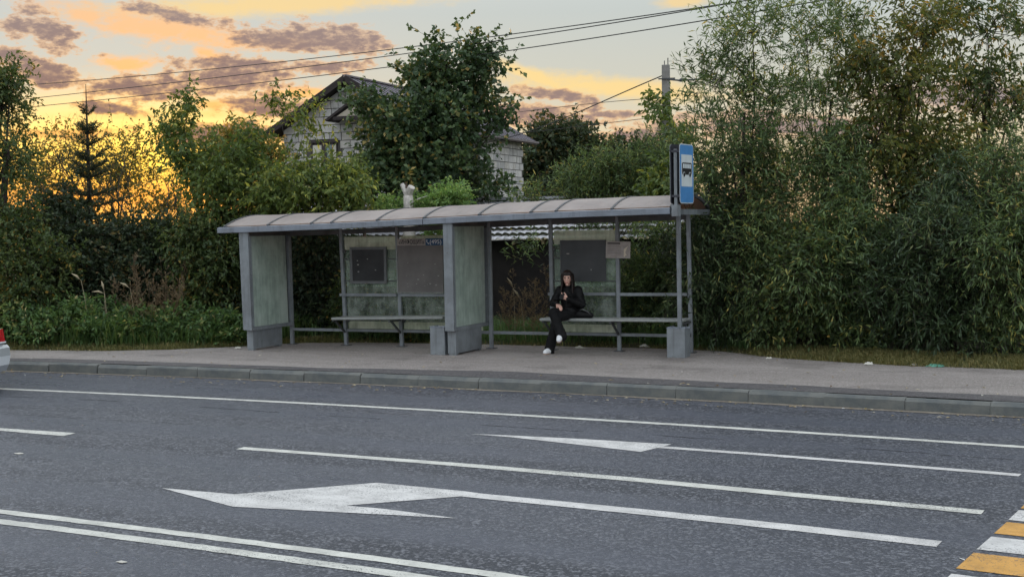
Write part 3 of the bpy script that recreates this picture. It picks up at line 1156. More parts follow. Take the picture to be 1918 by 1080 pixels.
bin_box('square grey litter bin under the bus stop sign post', FPX - .15, -.87, .30, .32, .475)
b2 = SL(806, 657, -1.32)
b2r = SL(833, 657, -1.32)
bin_box('square grey litter bin beside the middle light box', b2[0], -1.32, b2r[0] - b2[0], .3, .47)

# ------------------------------------------------------------------ seated person
def capsule(mb, p0, p1, r0, r1, n=14, k=5):
    p0, p1 = np.array(p0, float), np.array(p1, float)
    t = p1 - p0
    L = np.linalg.norm(t) + 1e-9
    t = t / L
    a = np.cross(t, (.3, .2, .9) if abs(t[2]) < .9 else (1, 0, 0))
    a /= np.linalg.norm(a)
    b = np.cross(t, a)
    rings = []
    for i in range(k + 1):
        th = math.pi / 2 * i / k
        rings.append((p0 - t * r0 * math.cos(th), r0 * max(math.sin(th), .01)))
    for i in range(k + 1):
        th = math.pi / 2 * i / k
        rings.append((p1 + t * r1 * math.sin(th), r1 * max(math.cos(th), .01)))
    v = [c + r * (math.cos(2 * math.pi * j / n) * a + math.sin(2 * math.pi * j / n) * b) for c, r in rings for j in range(n)]
    m_ = len(rings)
    f = [(i * n + j, i * n + (j + 1) % n, (i + 1) * n + (j + 1) % n, (i + 1) * n + j) for i in range(m_ - 1) for j in range(n)]
    f += [tuple(range(n - 1, -1, -1)), tuple((m_ - 1) * n + j for j in range(n))]
    mb.add(v, f)


def remesh(o, size, it=4):
    r = o.modifiers.new('remesh', 'REMESH')
    r.mode = 'VOXEL'
    r.voxel_size = size
    r.use_smooth_shade = True
    if it:
        s = o.modifiers.new('smooth', 'SMOOTH')
        s.factor = .5
        s.iterations = it
    return o


m_skin = mat('skin', (.74, .45, .36), .55, var=.12, vscale=14)
m_jacket = mat('black_jacket', (.008, .008, .009), .6, var=.3, vscale=14, bump=.5, bscale=22, spec=.22)
m_trousers = mat('black_trousers', (.009, .009, .010), .85, var=.3, vscale=10, bump=.5, bscale=18, spec=.25)
m_hair = mat('dark_hair', (.022, .013, .011), .5, var=.4, vscale=30, bump=.4, bscale=60, spec=.4)
m_shoe = mat('white_shoe', (.85, .87, .90), .5, var=.08, vscale=20)
m_sole = mat('tan_sole', (.30, .22, .17), .8)
px0 = SL(1067, 575, -.30)
person = MB()
GZ = PZ - BENCH_Z          # ground below the seat
# whole body as one continuous skin
J = dict(pel=(0, .02, .11), bel=(0, .0, .26), che=(0, -.03, .42), nk0=(0, -.05, .53), nk1=(.005, -.085, .61), hd=(.01, -.115, .695),
         shL=(.165, -.02, .475), shR=(-.165, -.02, .475), elL=(.245, -.07, .235), elR=(-.265, -.07, .255), wrL=(.075, -.285, .345), wrR=(-.12, -.275, .25),
         hpL=(.085, 0, .09), hpR=(-.085, 0, .10), knL=(-.07, -.42, .04), knR=(-.13, -.44, .115), anL=(-.225, -.375, GZ + .10), anR=(.03, -.52, -.215))
capsule(person, J['pel'], J['bel'], .125, .11)
capsule(person, J['bel'], J['che'], .11, .12)
capsule(person, (-.10, -.02, .43), (.10, -.02, .43), .085, .085)
capsule(person, J['che'], J['nk0'], .11, .06)
capsule(person, J['nk0'], J['nk1'], .05, .046)
for s in 'LR':
    capsule(person, J['sh' + s], J['el' + s], .052, .042)
    capsule(person, J['el' + s], J['wr' + s], .042, .026)
    capsule(person, J['hp' + s], J['kn' + s], .085, .062)
    capsule(person, J['kn' + s], J['an' + s], .058, .040)
    capsule(person, J['an' + s], np.array(J['an' + s]) + np.array([.0, -.04, -.05]), .034, .03)
# head, turned a little to the viewer and bowed over the phone
HC = np.array(J['hd'])
hy, hp = math.radians(14), math.radians(-14)
RH = np.array((Matrix.Rotation(hy, 3, 'Z') @ Matrix.Rotation(-hp, 3, 'X')))


def hd(x, y, z):
    return HC + RH @ np.array([x, y, z])


hm = MB().ellipsoid((0, 0, 0), (.074, .092, .105), 20, 14)
person.add([hd(*p) for p in hm.v], hm.f)
hm = MB().ellipsoid((0, -.022, -.045), (.056, .062, .072), 16, 10)
person.add([hd(*p) for p in hm.v], hm.f)
capsule(person, hd(0, -.088, .012), hd(0, -.108, -.028), .009, .014)      # nose
capsule(person, hd(-.014, -.092, -.062), hd(.014, -.092, -.062), .009, .009)   # lips
capsule(person, hd(0, -.078, -.095), hd(0, -.082, -.098), .02, .02)        # chin
for s in (-1, 1):
    capsule(person, hd(s * .073, .0, .01), hd(s * .078, .008, -.025), .014, .01)   # ears


def hand(mb, wrist, palm_dir, across, curl, thumb_side):
    """palm with five bent fingers of unequal length"""
    w, d, a = np.array(wrist, float), unit(np.array(palm_dir, float)), unit(np.array(across, float))
    nrm = np.cross(d, a)
    c = np.array(curl, float)
    for k, off in enumerate((-.027, -.009, .009, .027)):
        base = w + d * .085 + a * off
        capsule(mb, w + d * .01 + a * off * .7, base, .017, .0125, 8, 3)
        L = (.062, .072, .068, .052)[k]
        m1 = base + unit(d + c * .5) * L * .5
        m2 = m1 + unit(d * .5 + c * 1.0) * L * .35
        m3 = m2 + unit(d * .05 + c * 1.2) * L * .3
        capsule(mb, base, m1, .0095, .009, 8, 3)
        capsule(mb, m1, m2, .009, .0085, 8, 3)
        capsule(mb, m2, m3, .0085, .0075, 8, 3)
    tb = w + d * .03 + a * thumb_side * .03
    t1 = tb + unit(d * .7 + a * thumb_side * .7 + c * .3) * .04
    t2 = t1 + unit(d * .9 + a * thumb_side * .1 + c * .5) * .035
    capsule(mb, tb, t1, .013, .0105, 8, 3)
    capsule(mb, t1, t2, .0105, .0085, 8, 3)


hand(person, J['wrL'], (-.80, -.25, .35), (.3, -.1, .9), (-.1, .45, .75), 1)
hand(person, J['wrR'], (.72, -.45, -.45), (.45, .75, .1), (.2, -.2, -.8), -1)
pobj = person.build('person', m_skin)
pobj.location = [float(q) for q in s2w((px0[0], -.30, BENCH_Z))]
pobj.rotation_euler = (0, 0, SA)
remesh(pobj, .0062, 3)
tag(pobj, 'person in black jacket and trousers seated cross-legged on the bench looking at a phone', 'person')
# face details
mb = MB()
for s in (-1, 1):
    q = MB().ellipsoid((s * .030, -.083, .012), (.014, .006, .008), 10, 6)
    mb.add([hd(*p) for p in q.v], q.f)
mb.build('eyes', m_black, pobj, smooth=True)
mb = MB()
for s in (-1, 1):
    capsule(mb, hd(s * .015, -.091, .030), hd(s * .045, -.082, .030), .0045, .0035, 8, 3)
mb.build('eyebrows', m_hair, pobj, smooth=True)
mb = MB()
capsule(mb, hd(-.018, -.0995, -.061), hd(.018, -.0995, -.061), .006, .006, 8, 3)
mb.build('lips', mat('lips', (.38, .10, .09), .5), pobj, smooth=True)
# jacket
jk = MB()
capsule(jk, (0, .02, .10), (0, .0, .26), .165, .15)
capsule(jk, (0, 0, .26), (0, -.03, .42), .15, .145)
capsule(jk, (-.12, -.01, .44), (.12, -.01, .44), .098, .098)
capsule(jk, (0, -.035, .44), (0, -.045, .53), .115, .072)
for s in 'LR':
    capsule(jk, J['sh' + s], J['el' + s], .078, .072)
    e, w = np.array(J['el' + s]), np.array(J['wr' + s])
    capsule(jk, e, e + (w - e) * .93, .074, .048)
capsule(jk, (-.06, -.10, .12), (.06, -.10, .12), .10, .10)
jo = jk.build('jacket', m_jacket, pobj)
remesh(jo, .010, 3)
dtx = bpy.data.textures.new('cloth_folds', 'CLOUDS')
dtx.noise_scale = .07
ds = jo.modifiers.new('folds', 'DISPLACE')
ds.texture = dtx
ds.strength = .022
mb = MB()
mb.tube([(.01, -.178, .42), (.012, -.185, .3), (.01, -.19, .2)], .004, 6)
mb.tube([(-.10, -.155, .37), (-.085, -.165, .33)], .004, 6)
mb.build('zip', mat('zip_metal', (.03, .03, .03), .45, metal=.5), pobj)
# trousers
tr = MB()
capsule(tr, (-.06, .03, .10), (.06, .03, .10), .135, .135)
for s in 'LR':
    h_, k_, a_ = (np.array(J[q + s]) for q in ('hp', 'kn', 'an'))
    capsule(tr, h_, k_, .108, .083)
    mid = k_ + (a_ - k_) * .55
    capsule(tr, k_, mid, .083, .075)
    capsule(tr, mid, a_ + (a_ - k_) * .16, .076, .092)
to = tr.build('trousers', m_trousers, pobj)
remesh(to, .010, 3)
ds = to.modifiers.new('folds', 'DISPLACE')
ds.texture = dtx
ds.strength = .02
# hair: cap, fringe and long falls
hr = MB()
q = MB().ellipsoid((0, .026, .026), (.088, .094, .104), 20, 14)
hr.add([hd(*p) for p in q.v], q.f)
for i in range(17):
    a = math.radians(-112 + 14 * i)
    x, y = math.sin(a) * .088, -math.cos(a) * .088 * -1
    bk_ = math.cos(a)
    p0 = hd(x, .02 + .075 * bk_, .04)
    p1 = hd(x * 1.10, .03 + .085 * bk_, -.10)
    p2 = p1 + np.array([x * .25, -.015 + .02 * bk_, -.15 - .02 * random.random()])
    capsule(hr, p0, p1, .026, .024, 8, 3)
    capsule(hr, p1, p2, .024, .012, 8, 3)
for i in range(9):
    x = -.056 + .014 * i
    capsule(hr, hd(x * .8, -.045, .098), hd(x, -.086 + abs(x) * .35, .060 - .004 * (i % 2)), .014, .008, 8, 3)
for s in (-1, 1):
    for k in range(3):
        x = s * (.086 + .005 * k)
        p0, p1 = hd(x * .82, -.05 + .02 * k, .05), hd(x, -.055 + .025 * k, -.09)
        capsule(hr, p0, p1, .016, .018, 8, 3)
        capsule(hr, p1, p1 + np.array([s * .012, -.035, -.16]), .018, .009, 8, 3)
ho = hr.build('hair', m_hair, pobj)
remesh(ho, .007, 2)
# shoes
for s, d, gz in (('L', (-.12, -1.0, 0.0), GZ), ('R', (.12, -.9, -.38), None)):
    a_ = np.array(J['an' + s])
    d = unit(np.array(d))
    if gz is not None:
        a_ = np.array([a_[0], a_[1], GZ + .085])
    up = unit(np.array([0, 0, 1.]) - d * d[2])
    sh = MB()
    heel, ball, toe = a_ - d * .035 - up * .035, a_ + d * .11 - up * .04, a_ + d * .165 - up * .046
    capsule(sh, heel, ball, .052, .052)
    capsule(sh, ball, toe, .052, .042)
    capsule(sh, a_ + up * .01, a_ + d * .06 - up * .02, .05, .044)
    so = remesh(sh.build('shoe', m_shoe, pobj), .007, 3)
    sm = MB()
    r = np.cross(d, up)
    out = []
    for t, w in ((-.075, .026), (-.04, .040), (.05, .040), (.12, .046), (.17, .040), (.205, .020)):
        out.append((t, w))
    loop = [a_ + d * t + r * w for t, w in out] + [a_ + d * t - r * w for t, w in reversed(out)]
    n_ = len(loop)
    lo, hi = .085, .066
    sm.add([p - up * lo for p in loop] + [p - up * hi for p in loop], [tuple(range(n_ - 1, -1, -1)), tuple(range(n_, 2 * n_))] + [(i, (i + 1) % n_, n_ + (i + 1) % n_, n_ + i) for i in range(n_)])
    sm.build('sole', m_sole, so)
# phone in the hand
wl = np.array(J['wrL'])
ph = MB().box((-.036, -.004, -.072), (.036, .004, .072)).build('phone', m_black, bevel=.004)
pc = wl + np.array([-.085, -.045, .055])
ph.location = [float(q) for q in (np.array(pobj.location) + SEX * pc[0] + SEY * pc[1] + np.array([0, 0, pc[2]]))]
ph.rotation_euler = Euler((math.radians(-38), 0, SA + math.radians(8)))
tag(ph, 'black phone held up in the seated person\'s hand', 'phone')
MB().box((-.033, .0042, -.066), (.033, .005, .066)).build('screen', mat('phone_screen', (.05, .055, .06), .2), ph)
# shoulder bag on the bench
bg_ = tag(empty('handbag', s2w((px0[0] + .29, -.33, BENCH_Z)), SA + math.radians(12)), 'black leather handbag lying on the bench beside the seated person', 'handbag')
mb = MB()
capsule(mb, (-.12, 0, .065), (.10, -.03, .05), .064, .05)
capsule(mb, (-.10, 0, .10), (.08, -.02, .075), .045, .035)
bb = remesh(mb.build('body', m_jacket, bg_), .009, 3)
MB().tube([(-.10, -.01, .13), (-.03, -.08, .16), (.05, -.085, .12), (.11, -.06, .06)], .008, 6).build('strap', mat('bag_strap', (.12, .12, .125), .4), bg_, smooth=True)

# ------------------------------------------------------------------ passing car, its tail at the left edge
m_car = mat('car_silver', (.50, .53, .55), .28, metal=.35, spec=.6, coat=.6)
m_carw = mat('car_pale_panel', (.72, .76, .79), .3, spec=.6, coat=.6)
m_red = mat('tail_lamp_red', (.42, .012, .014), .2, spec=.7, coat=.8)
m_tyre = mat('tyre', (.014, .014, .015), .85)
m_cglass = mat('car_glass', (.02, .025, .028), .08, spec=.8)
m_plast = mat('black_plastic', (.02, .02, .022), .6)
cg = gnd(25, 725)
car = tag(empty('car', (cg[0], cg[1], 0), math.radians(9.5)), 'silver car leaving the picture at the left edge, red tail lamp', 'car')
CWD = 1.74


def car_section(x):
    """half outline (y from centre, z) of the body at distance x ahead of the tail"""
    roof = np.interp(x, [0, .05, .35, .75, 1.5, 2.3, 2.9, 3.4, 4.0, 4.3], [.78, .98, 1.03, 1.28, 1.44, 1.42, 1.05, .95, .80, .62])
    belt = np.interp(x, [0, .05, .5, 3.0, 3.6, 4.3], [.74, .93, .97, .93, .84, .58])
    wid = np.interp(x, [0, .08, .3, .9, 3.4, 4.0, 4.3], [.70, .80, .85, .87, .86, .78, .60])
    top = np.interp(x, [0, .35, .75, 1.5, 2.3, 2.9, 4.3], [.68, .72, .60, .58, .58, .66, .52])
    bot = np.interp(x, [0, .15, 4.2, 4.3], [.40, .22, .20, .30])
    return [(0, bot), (wid * .82, bot), (wid * .98, bot + .12), (wid, (bot + belt) / 2), (wid * .97, belt), (top, roof - .05), (top * .8, roof - .008), (0, roof)]


xs = [0, .03, .08, .2, .35, .55, .75, 1.0, 1.5, 2.0, 2.3, 2.6, 2.9, 3.2, 3.6, 4.0, 4.2, 4.3]
v, f = [], []
for x in xs:
    s_ = car_section(x)
    ring = [(-x, p[0], p[1]) for p in s_] + [(-x, -p[0], p[1]) for p in reversed(s_[1:-1])]
    v += [(a, b - CWD / 2, c) for a, b, c in ring]
n = 14
for i in range(len(xs) - 1):
    f += [(i * n + k, i * n + (k + 1) % n, (i + 1) * n + (k + 1) % n, (i + 1) * n + k) for k in range(n)]
f += [tuple(range(n - 1, -1, -1)), tuple((len(xs) - 1) * n + k for k in range(n))]
body = MB().add(v, f).build('body', m_car, car, smooth=True)
bv = body.modifiers.new('sub', 'SUBSURF')
bv.levels = bv.render_levels = 2
for s in (1, -1):
    yc = -CWD / 2
    # tail lamps wrap the corners
    q = [(.012, yc + s * .50, .70), (.0, yc + s * .74, .70), (-.25, yc + s * .845, .72), (-.28, yc + s * .84, .88), (-.04, yc + s * .74, .90), (.004, yc + s * .52, .90)]
    inn = [(a - .06, yc + (b - yc) * .93, c) for a, b, c in q]
    mb = MB().add(q + inn, [tuple(range(6)), (11, 10, 9, 8, 7, 6)] + [(i, 6 + i, 6 + (i + 1) % 6, (i + 1) % 6) for i in range(6)])
    tl = mb.build('tail_lamp', m_red, car)
    MB().box((-.01, yc + s * .52, .695), (.016, yc + s * .74, .715)).build('lamp_trim', m_carw, tl)
    for wx in (-.78, -3.42):
        wh = empty('wheel', (wx, yc + s * .77, .31))
        wh.parent = car
        ring = []
        MB().tube([(0, -.10, 0), (0, -.085, 0), (0, .085, 0), (0, .10, 0)], [.27, .31, .31, .27], 28).build('tyre', m_tyre, wh, smooth=True)
        MB().tube([(0, -.104, 0), (0, .104, 0)], [.2, .2], 20).build('rim', m_car, wh)
# bumper with a pale upper face
mb = MB()
bp = [(-.5, .885), (-.2, .90), (-.02, .82), (.05, .55), (.06, 0), (.05, -.55), (-.02, -.82), (-.2, -.90), (-.5, -.885)]
for (z0, z1, o0, o1, mi) in ((.26, .36, -.06, .0, 1), (.36, .50, .0, .035, 0), (.50, .62, .035, .02, 1), (.62, .66, .02, -.03, 1)):
    a = [(p[0] + o0, -CWD / 2 + p[1], z0) for p in bp]
    b = [(p[0] + o1, -CWD / 2 + p[1], z1) for p in bp]
    nn = len(bp)
    mb.add(a + b, [(i, nn + i, nn + i + 1, i + 1) for i in range(nn - 1)], mi)
mb.build('bumper', [m_carw, m_car], car)
MB().hexa([(-.30, yc - .55, 1.02), (-.30, yc + .55, 1.02), (-.32, yc + .55, 1.02), (-.32, yc - .55, 1.02), (-.74, yc - .48, 1.33), (-.74, yc + .48, 1.33), (-.76, yc + .48, 1.33), (-.76, yc - .48, 1.33)]).build('rear_window', m_cglass, car)
for s in (1, -1):
    MB().add([(-.9, yc + s * .80, 1.0), (-2.75, yc + s * .80, .99), (-2.2, yc + s * .66, 1.36), (-1.1, yc + s * .66, 1.36)], [(0, 1, 2, 3)]).build('side_window', m_cglass, car)
MB().box((.062, yc - .26, .45), (.072, yc + .26, .56)).build('number_plate', m_carw, car)

# ------------------------------------------------------------------ shed behind the shelter
m_tile = mat('metal_tile', (.46, .46, .50), .35, metal=.25, var=.2, vscale=2, spec=.5)
m_shedwall = mat('shed_wall', (.028, .024, .024), .85, var=.4, vscale=3)
m_wood = mat('old_wood', (.33, .26, .15), .85, var=.4, vscale=9)
EYS, RYS = 5.2, 8.2
e1, e2 = SL(925, 451, EYS), SL(1256, 449, EYS)
r1 = SL(950, 376, RYS)
xl = SL(372, 430, EYS)[0]
xr = e2[0]
ze, zr = float(e1[2]), float(r1[2])
shed = tag(empty('shed', s2w(((xl + xr) / 2, EYS, .2)), SA), 'long shed with pale metal tile roof and dark wall behind the shelter', 'shed')
hx = (xr - xl) / 2
nsheet = int(round(2 * hx / 1.1))
sw = 2 * hx / nsheet
per, nstep = sw / 6, 8
sl = RYS - EYS + .15


def tile_sheet(flip):
    nx = 6 * 6
    V, Fc = [], []
    rowsv = []
    for k in range(nstep):
        o_ = len(V)
        for t, dz in ((0.0, .075), (.12, .07), (.6, .04), (1.12, .0)):
            s_ = (k + t) / nstep
            for i in range(nx + 1):
                x = -sw / 2 + sw * i / nx
                wv = abs(math.sin(math.pi * (x / per)))
                V.append((x, -.15 + sl * s_ + (.06 * (1 - wv) if t < .2 else 0), (zr - ze) * (s_ - .05) + dz + .035 * wv ** .8))
        for j in range(3):
            for i in range(nx):
                a = o_ + j * (nx + 1) + i
                Fc.append((a, a + 1, a + nx + 2, a + nx + 1))
    return MB().add(V, Fc).mesh('roof_sheet', m_tile)


tm = tile_sheet(False)
for k in range(nsheet):
    o = bpy.data.objects.new('roof_sheet', tm)
    col.objects.link(o)
    o.parent = shed
    o.location = (-hx + sw * (k + .5), 0, ze - .2)
MB().add([(-hx, RYS - EYS, zr - .2), (hx, RYS - EYS, zr - .2), (hx, 2 * (RYS - EYS), ze - .2), (-hx, 2 * (RYS - EYS), ze - .2)], [(0, 1, 2, 3)]).build('back_roof', m_tile, shed)
MB().bar((-hx, RYS - EYS, zr - .15), (hx, RYS - EYS, zr - .15), .16, .06).build('ridge_cap', m_tile, shed)
mb = MB().box((-hx + .3, .3, -.3), (hx - .3, .45, ze - .2))
mb.build('wall', m_shedwall, shed)
gl = 2 * (RYS - EYS)
for s in (-1, 1):
    x = s * (hx - .3)
    MB().add([(x, .46, -.3), (x, gl - .3, -.3), (x, gl - .3, ze - .2), (x, gl / 2, zr - .3), (x, .46, ze - .2)], [(0, 1, 2, 3, 4)]).build('end_wall', m_shedwall, shed)
    MB().bar((s * hx, -.15, ze - .24), (s * hx, RYS - EYS, zr - .16), .05, .16).build('barge_board', m_tile, shed)
for u in (963, 1018, 1110):
    x = SL(u, 455, EYS)[0] - (xl + xr) / 2
    MB().bar((x, -.05, ze - .25), (x, .28, ze - .21), .06, .08).build('rafter_end', m_wood, shed)

# ------------------------------------------------------------------ block house
HA = math.radians(13)
HEX = np.array([math.cos(HA), math.sin(HA), 0])
HEY = np.array([-math.sin(HA), math.cos(HA), 0])
H0 = at(533, 300, 43.0)
H0[2] = 0


def HL(u, v, y):
    d = ray(u, v)
    t = ((H0 + HEY * y - ORG) @ HEY) / (d @ HEY)
    p = ORG + d * t - H0
    return np.array([p @ HEX, p @ HEY, p[2]])


def HX(u, v, x):
    d = ray(u, v)
    t = ((H0 + HEX * x - ORG) @ HEX) / (d @ HEX)
    p = ORG + d * t - H0
    return np.array([p @ HEX, p @ HEY, p[2]])


house = tag(empty('block_house', (H0[0], H0[1], .2), HA), 'unplastered pale block house with dark gable roof behind the big maple', 'house')
OV = .45
pk = HL(645, 143, -OV)
ev = HL(497, 249, -OV)
xw = float(pk[0]) * 2          # gable wall width: the ridge stands over its middle
slope = (pk[2] - ev[2]) / (pk[0] - ev[0])
zp = float(pk[2]) - .2
far = HX(1003, 286, xw + (-float(ev[0])))
HLEN = float(np.clip(far[1], 7, 16))
roofz = lambda x: zp - slope * abs(x - pk[0])
m_hroof = mat('house_roof_metal', (.17, .155, .18), .45, metal=.2, var=.25, vscale=2, bump=.2, bscale=8)
m_soffit = mat('dark_soffit', (.035, .028, .028), .85)
m_mortar = mat('block_mortar', (.10, .095, .09), .95, bump=.4, bscale=30)
m_block = [mat('pale_block_%d' % i, c, .9, var=.22, vscale=5, bump=.35, bscale=40) for i, c in enumerate(((.54, .53, .52), (.62, .605, .585), (.47, .465, .46), (.57, .545, .51)))]
# core walls (mortar shows between blocks)
zt0 = roofz(0) - .12
core = MB().add([(0, 0, -.3), (xw, 0, -.3), (xw, 0, zt0), (pk[0], 0, zp - .15), (0, 0, zt0), (0, HLEN - .3, -.3), (xw, HLEN - .3, -.3), (xw, HLEN - .3, zt0), (pk[0], HLEN - .3, zp - .15), (0, HLEN - .3, zt0)],
                [(0, 1, 2, 3, 4), (9, 8, 7, 6, 5), (1, 6, 7, 2), (5, 0, 4, 9)])
wall = core.build('wall', m_mortar, house)


def clip_poly(poly, fn):
    """keep the part where fn(p) >= 0"""
    out = []
    for a, b in zip(poly, poly[1:] + poly[:1]):
        fa, fb = fn(a), fn(b)
        if fa >= 0:
            out.append(a)
        if (fa >= 0) != (fb >= 0):
            t = fa / (fa - fb)
            out.append((a[0] + (b[0] - a[0]) * t, a[1] + (b[1] - a[1]) * t))
    return out


# window opening in the gable: read from the picture
w0, w1 = HL(584, 268, 0), HL(634, 345, 0)
WX0, WX1, WZ1, WZ0 = float(w0[0]), float(w1[0]), float(w0[2]) - .2, float(w1[2]) - .2
BH, BLn = .25, .42
zc = 1.6
row = 0
blocks = 0
rest = MB()
XHID = float(HL(712, 300, 0)[0])
ZHID = float(HL(600, 352, 0)[2]) - .2
while zc < zp:
    x = -(row % 2) * .21 - .05 * random.random()
    while x < xw:
        L = BLn * random.choice((1, 1, 1, .6, .85))
        x0, x1 = max(x, 0), min(x + L, xw)
        x += L + .0
        if x1 - x0 < .06:
            continue
        if WX0 - .02 < (x0 + x1) / 2 < WX1 + .02 and WZ0 - .02 < zc + BH / 2 < WZ1 + .02:
            continue
        g = .012
        poly = [(x0 + g, zc + g), (x1 - g, zc + g), (x1 - g, zc + BH - g), (x0 + g, zc + BH - g)]
        poly = clip_poly(poly, lambda p: (zp - .17 - slope * (pk[0] - p[0])) - p[1])
        poly = clip_poly(poly, lambda p: (zp - .17 - slope * (p[0] - pk[0])) - p[1]) if len(poly) > 2 else poly
        if len(poly) < 3:
            continue
        d = .03 + .012 * random.random()
        q = xz_prism(poly, -d, -.001)
        if x0 > XHID or zc < ZHID:
            rest.add(q.v, q.f, random.randrange(4))
            continue
        q.build('block', random.choice(m_block), wall)
        blocks += 1
    zc += BH
    row += 1
# side wall: blocks on the far stretch that shows
zc, row = 1.6, 0
while zc < zt0 - .05:
    y = HLEN - .3 - (row % 2) * .2
    while y > HLEN - 4.6:
        L = BLn * random.choice((1, 1, .6))
        y0 = max(y - L, HLEN - 4.6)
        d = .03 + .012 * random.random()
        g = .012
        q = MB().box((xw + .001, y0 + g, zc + g), (xw + d, y - g, min(zc + BH - g, zt0)))
        if zc < ZHID - .3:
            rest.add(q.v, q.f, random.randrange(4))
        else:
            q.build('block', random.choice(m_block), wall)
            blocks += 1
        y = y0 - .0
        if y - (HLEN - 4.6) < .05:
            break
    zc += BH
    row += 1
stuff(rest.build('block_courses', m_block, wall))
# window
wo = MB().box((WX0, -.03, WZ0), (WX1, .02, WZ1)).build('window', m_soffit, house)
fm = mat('window_frame_dark', (.05, .04, .04), .6)
cur = mat('curtain_pale', (.62, .60, .52), .9, var=.15, vscale=6)
gls = mat('window_glass_blue', (.16, .24, .30), .12, spec=.8)
ww, wh_ = WX1 - WX0, WZ1 - WZ0
for a, b, mm, nm in ((.06, .40, cur, 'curtain'), (.60, .80, gls, 'pane'), (.84, .97, cur, 'curtain')):
    MB().box((WX0 + ww * a, -.045, WZ0 + .05), (WX0 + ww * b, -.034, WZ1 - .08)).build(nm, mm, wo)
for a, b in ((0, .05), (.42, .58), (.80, .835), (.97, 1.0)):
    MB().box((WX0 + ww * a, -.06, WZ0), (WX0 + ww * b, -.031, WZ1)).build('frame_bar', fm, wo)
MB().box((WX0 - .05, -.08, WZ1), (WX1 + .05, -.002, WZ1 + .1)).build('lintel', fm, wo)
# small gabled canopy over the balcony door
c0, cp_, c1 = HL(611, 226, -.8), HL(658, 190, -.8), HL(705, 226, -.8)
cano = MB().bar((c0[0], -.45, c0[2] - .2), (cp_[0], -.45, cp_[2] - .2), .8, .07, (0, 0, 1))
cano.bar((c1[0], -.45, c1[2] - .2), (cp_[0], -.45, cp_[2] - .2), .8, .07, (0, 0, 1))
co = cano.build('canopy', m_soffit, house)
tri = mat('beige_infill', (.42, .38, .31), .85, var=.1, vscale=4)
bz = float(HL(640, 218, -.8)[2]) - .2
xz_prism([(float(HL(630, 218, -.8)[0]), bz), (float(HL(692, 218, -.8)[0]), bz), (float(cp_[0]), float(cp_[2]) - .34)], -.80, -.76).build('infill', tri, co)
MB().box((float(c0[0]) + .25, -.84, bz - .1), (float(c1[0]) - .25, -.70, bz)).build('tie_beam', m_soffit, co)
# roof: two slopes with thickness
xe0, xe1 = float(ev[0]), 2 * float(pk[0]) - float(ev[0])
rf = empty('roof', (0, 0, 0))
rf.parent = house
ze_ = float(ev[2]) - .2
for s in (0, 1):
    xa = xe0 if s == 0 else xe1
    t = .10
    q = [(xa, -OV, ze_), (pk[0], -OV, zp), (pk[0], HLEN + .2, zp), (xa, HLEN + .2, ze_)]
    lo = [(p[0], p[1], p[2] - t) for p in q]
    MB().add(q + lo, [(0, 1, 2, 3), (7, 6, 5, 4), (0, 4, 5, 1), (1, 5, 6, 2), (2, 6, 7, 3), (3, 7, 4, 0)], 0).build('slope', m_hroof, rf)
    MB().add([(p[0] + (.02 if s == 0 else -.02), p[1] + (.02 if i < 2 else -.02), p[2] - .012) for i, p in enumerate(lo)], [(3, 2, 1, 0)]).build('soffit', m_soffit, rf)
    for k in range(28):
        y = -OV + (HLEN + .2 + OV) * (k + .5) / 28
        MB().bar((xa, y, ze_ + .012), (pk[0], y, zp + .012), .03, .03).build('roof_rib', m_hroof, rf)
    MB().bar((xa, -OV - .02, ze_ - .06), (pk[0], -OV - .02, zp - .06), .03, .19).build('barge_board', m_soffit, rf)
MB().bar((xe1 + .04, -OV, ze_ - .03), (xe1 + .04, HLEN + .2, ze_ - .03), .08, .07).build('gutter', m_hroof, rf)
MB().bar((pk[0], -OV, zp + .03), (pk[0], HLEN + .2, zp + .03), .16, .05).build('ridge_cap', m_hroof, rf)
ap = HL(499, 260, 1.0)

# ------------------------------------------------------------------ utility pole and wires
m_conc = mat('pole_concrete', (.30, .285, .27), .9, var=.25, vscale=4, bump=.3, bscale=40)
m_wire = mat('wire_black', (.02, .02, .022), .6)
pt = at(1247, 122, 31.0)
pole = tag(empty('utility_pole', (pt[0], pt[1], .1), math.radians(20)), 'square concrete utility pole rising behind the bus stop sign', 'utility pole')
H = float(pt[2]) - .1
MB().hexa([(-.13, -.11, 0), (.13, -.11, 0), (.13, .11, 0), (-.13, .11, 0), (-.085, -.08, H), (.085, -.08, H), (.085, .08, H), (-.085, .08, H)]).build('shaft', m_conc, pole, bevel=.01)
MB().bar((-.16, -.1, H - .32), (.22, -.1, H - .32), .03, .03).build('band', m_steel_d, pole)
MB().tube([(.05, 0, H), (.05, 0, H + .16)], .012).tube([(-.03, 0, H), (-.03, 0, H + .1)], .01).build('pins', m_steel_d, pole)
arm = MB().tube([(.08, -.1, H - .34), (.35, -.14, H - .38), (.9, -.2, H - .37)], .02).build('arm', m_steel_d, pole)
MB().tube([(.3, -.13, H - .38), (.36, -.14, H - .37), (.45, -.15, H - .37)], [.02, .045, .03], 8).build('insulator', m_steel_d, arm)


def wire(name, label, pts, r, group=None):
    """smooth line through points given as (u, v, depth)"""
    P = [at(*p) for p in pts]
    tt = np.array([0] + list(np.cumsum([np.linalg.norm(b - a) for a, b in zip(P, P[1:])])))
    n_ = 40
    ts = np.linspace(0, tt[-1], n_)
    deg = min(3, len(P) - 1)
    Q = np.stack([np.polyval(np.polyfit(tt, [p[k] for p in P], deg), ts) for k in range(3)], 1)
    o = MB().tube(list(Q), r, 5).build(name, m_wire, smooth=True)
    return tag(o, label, 'wire', group)


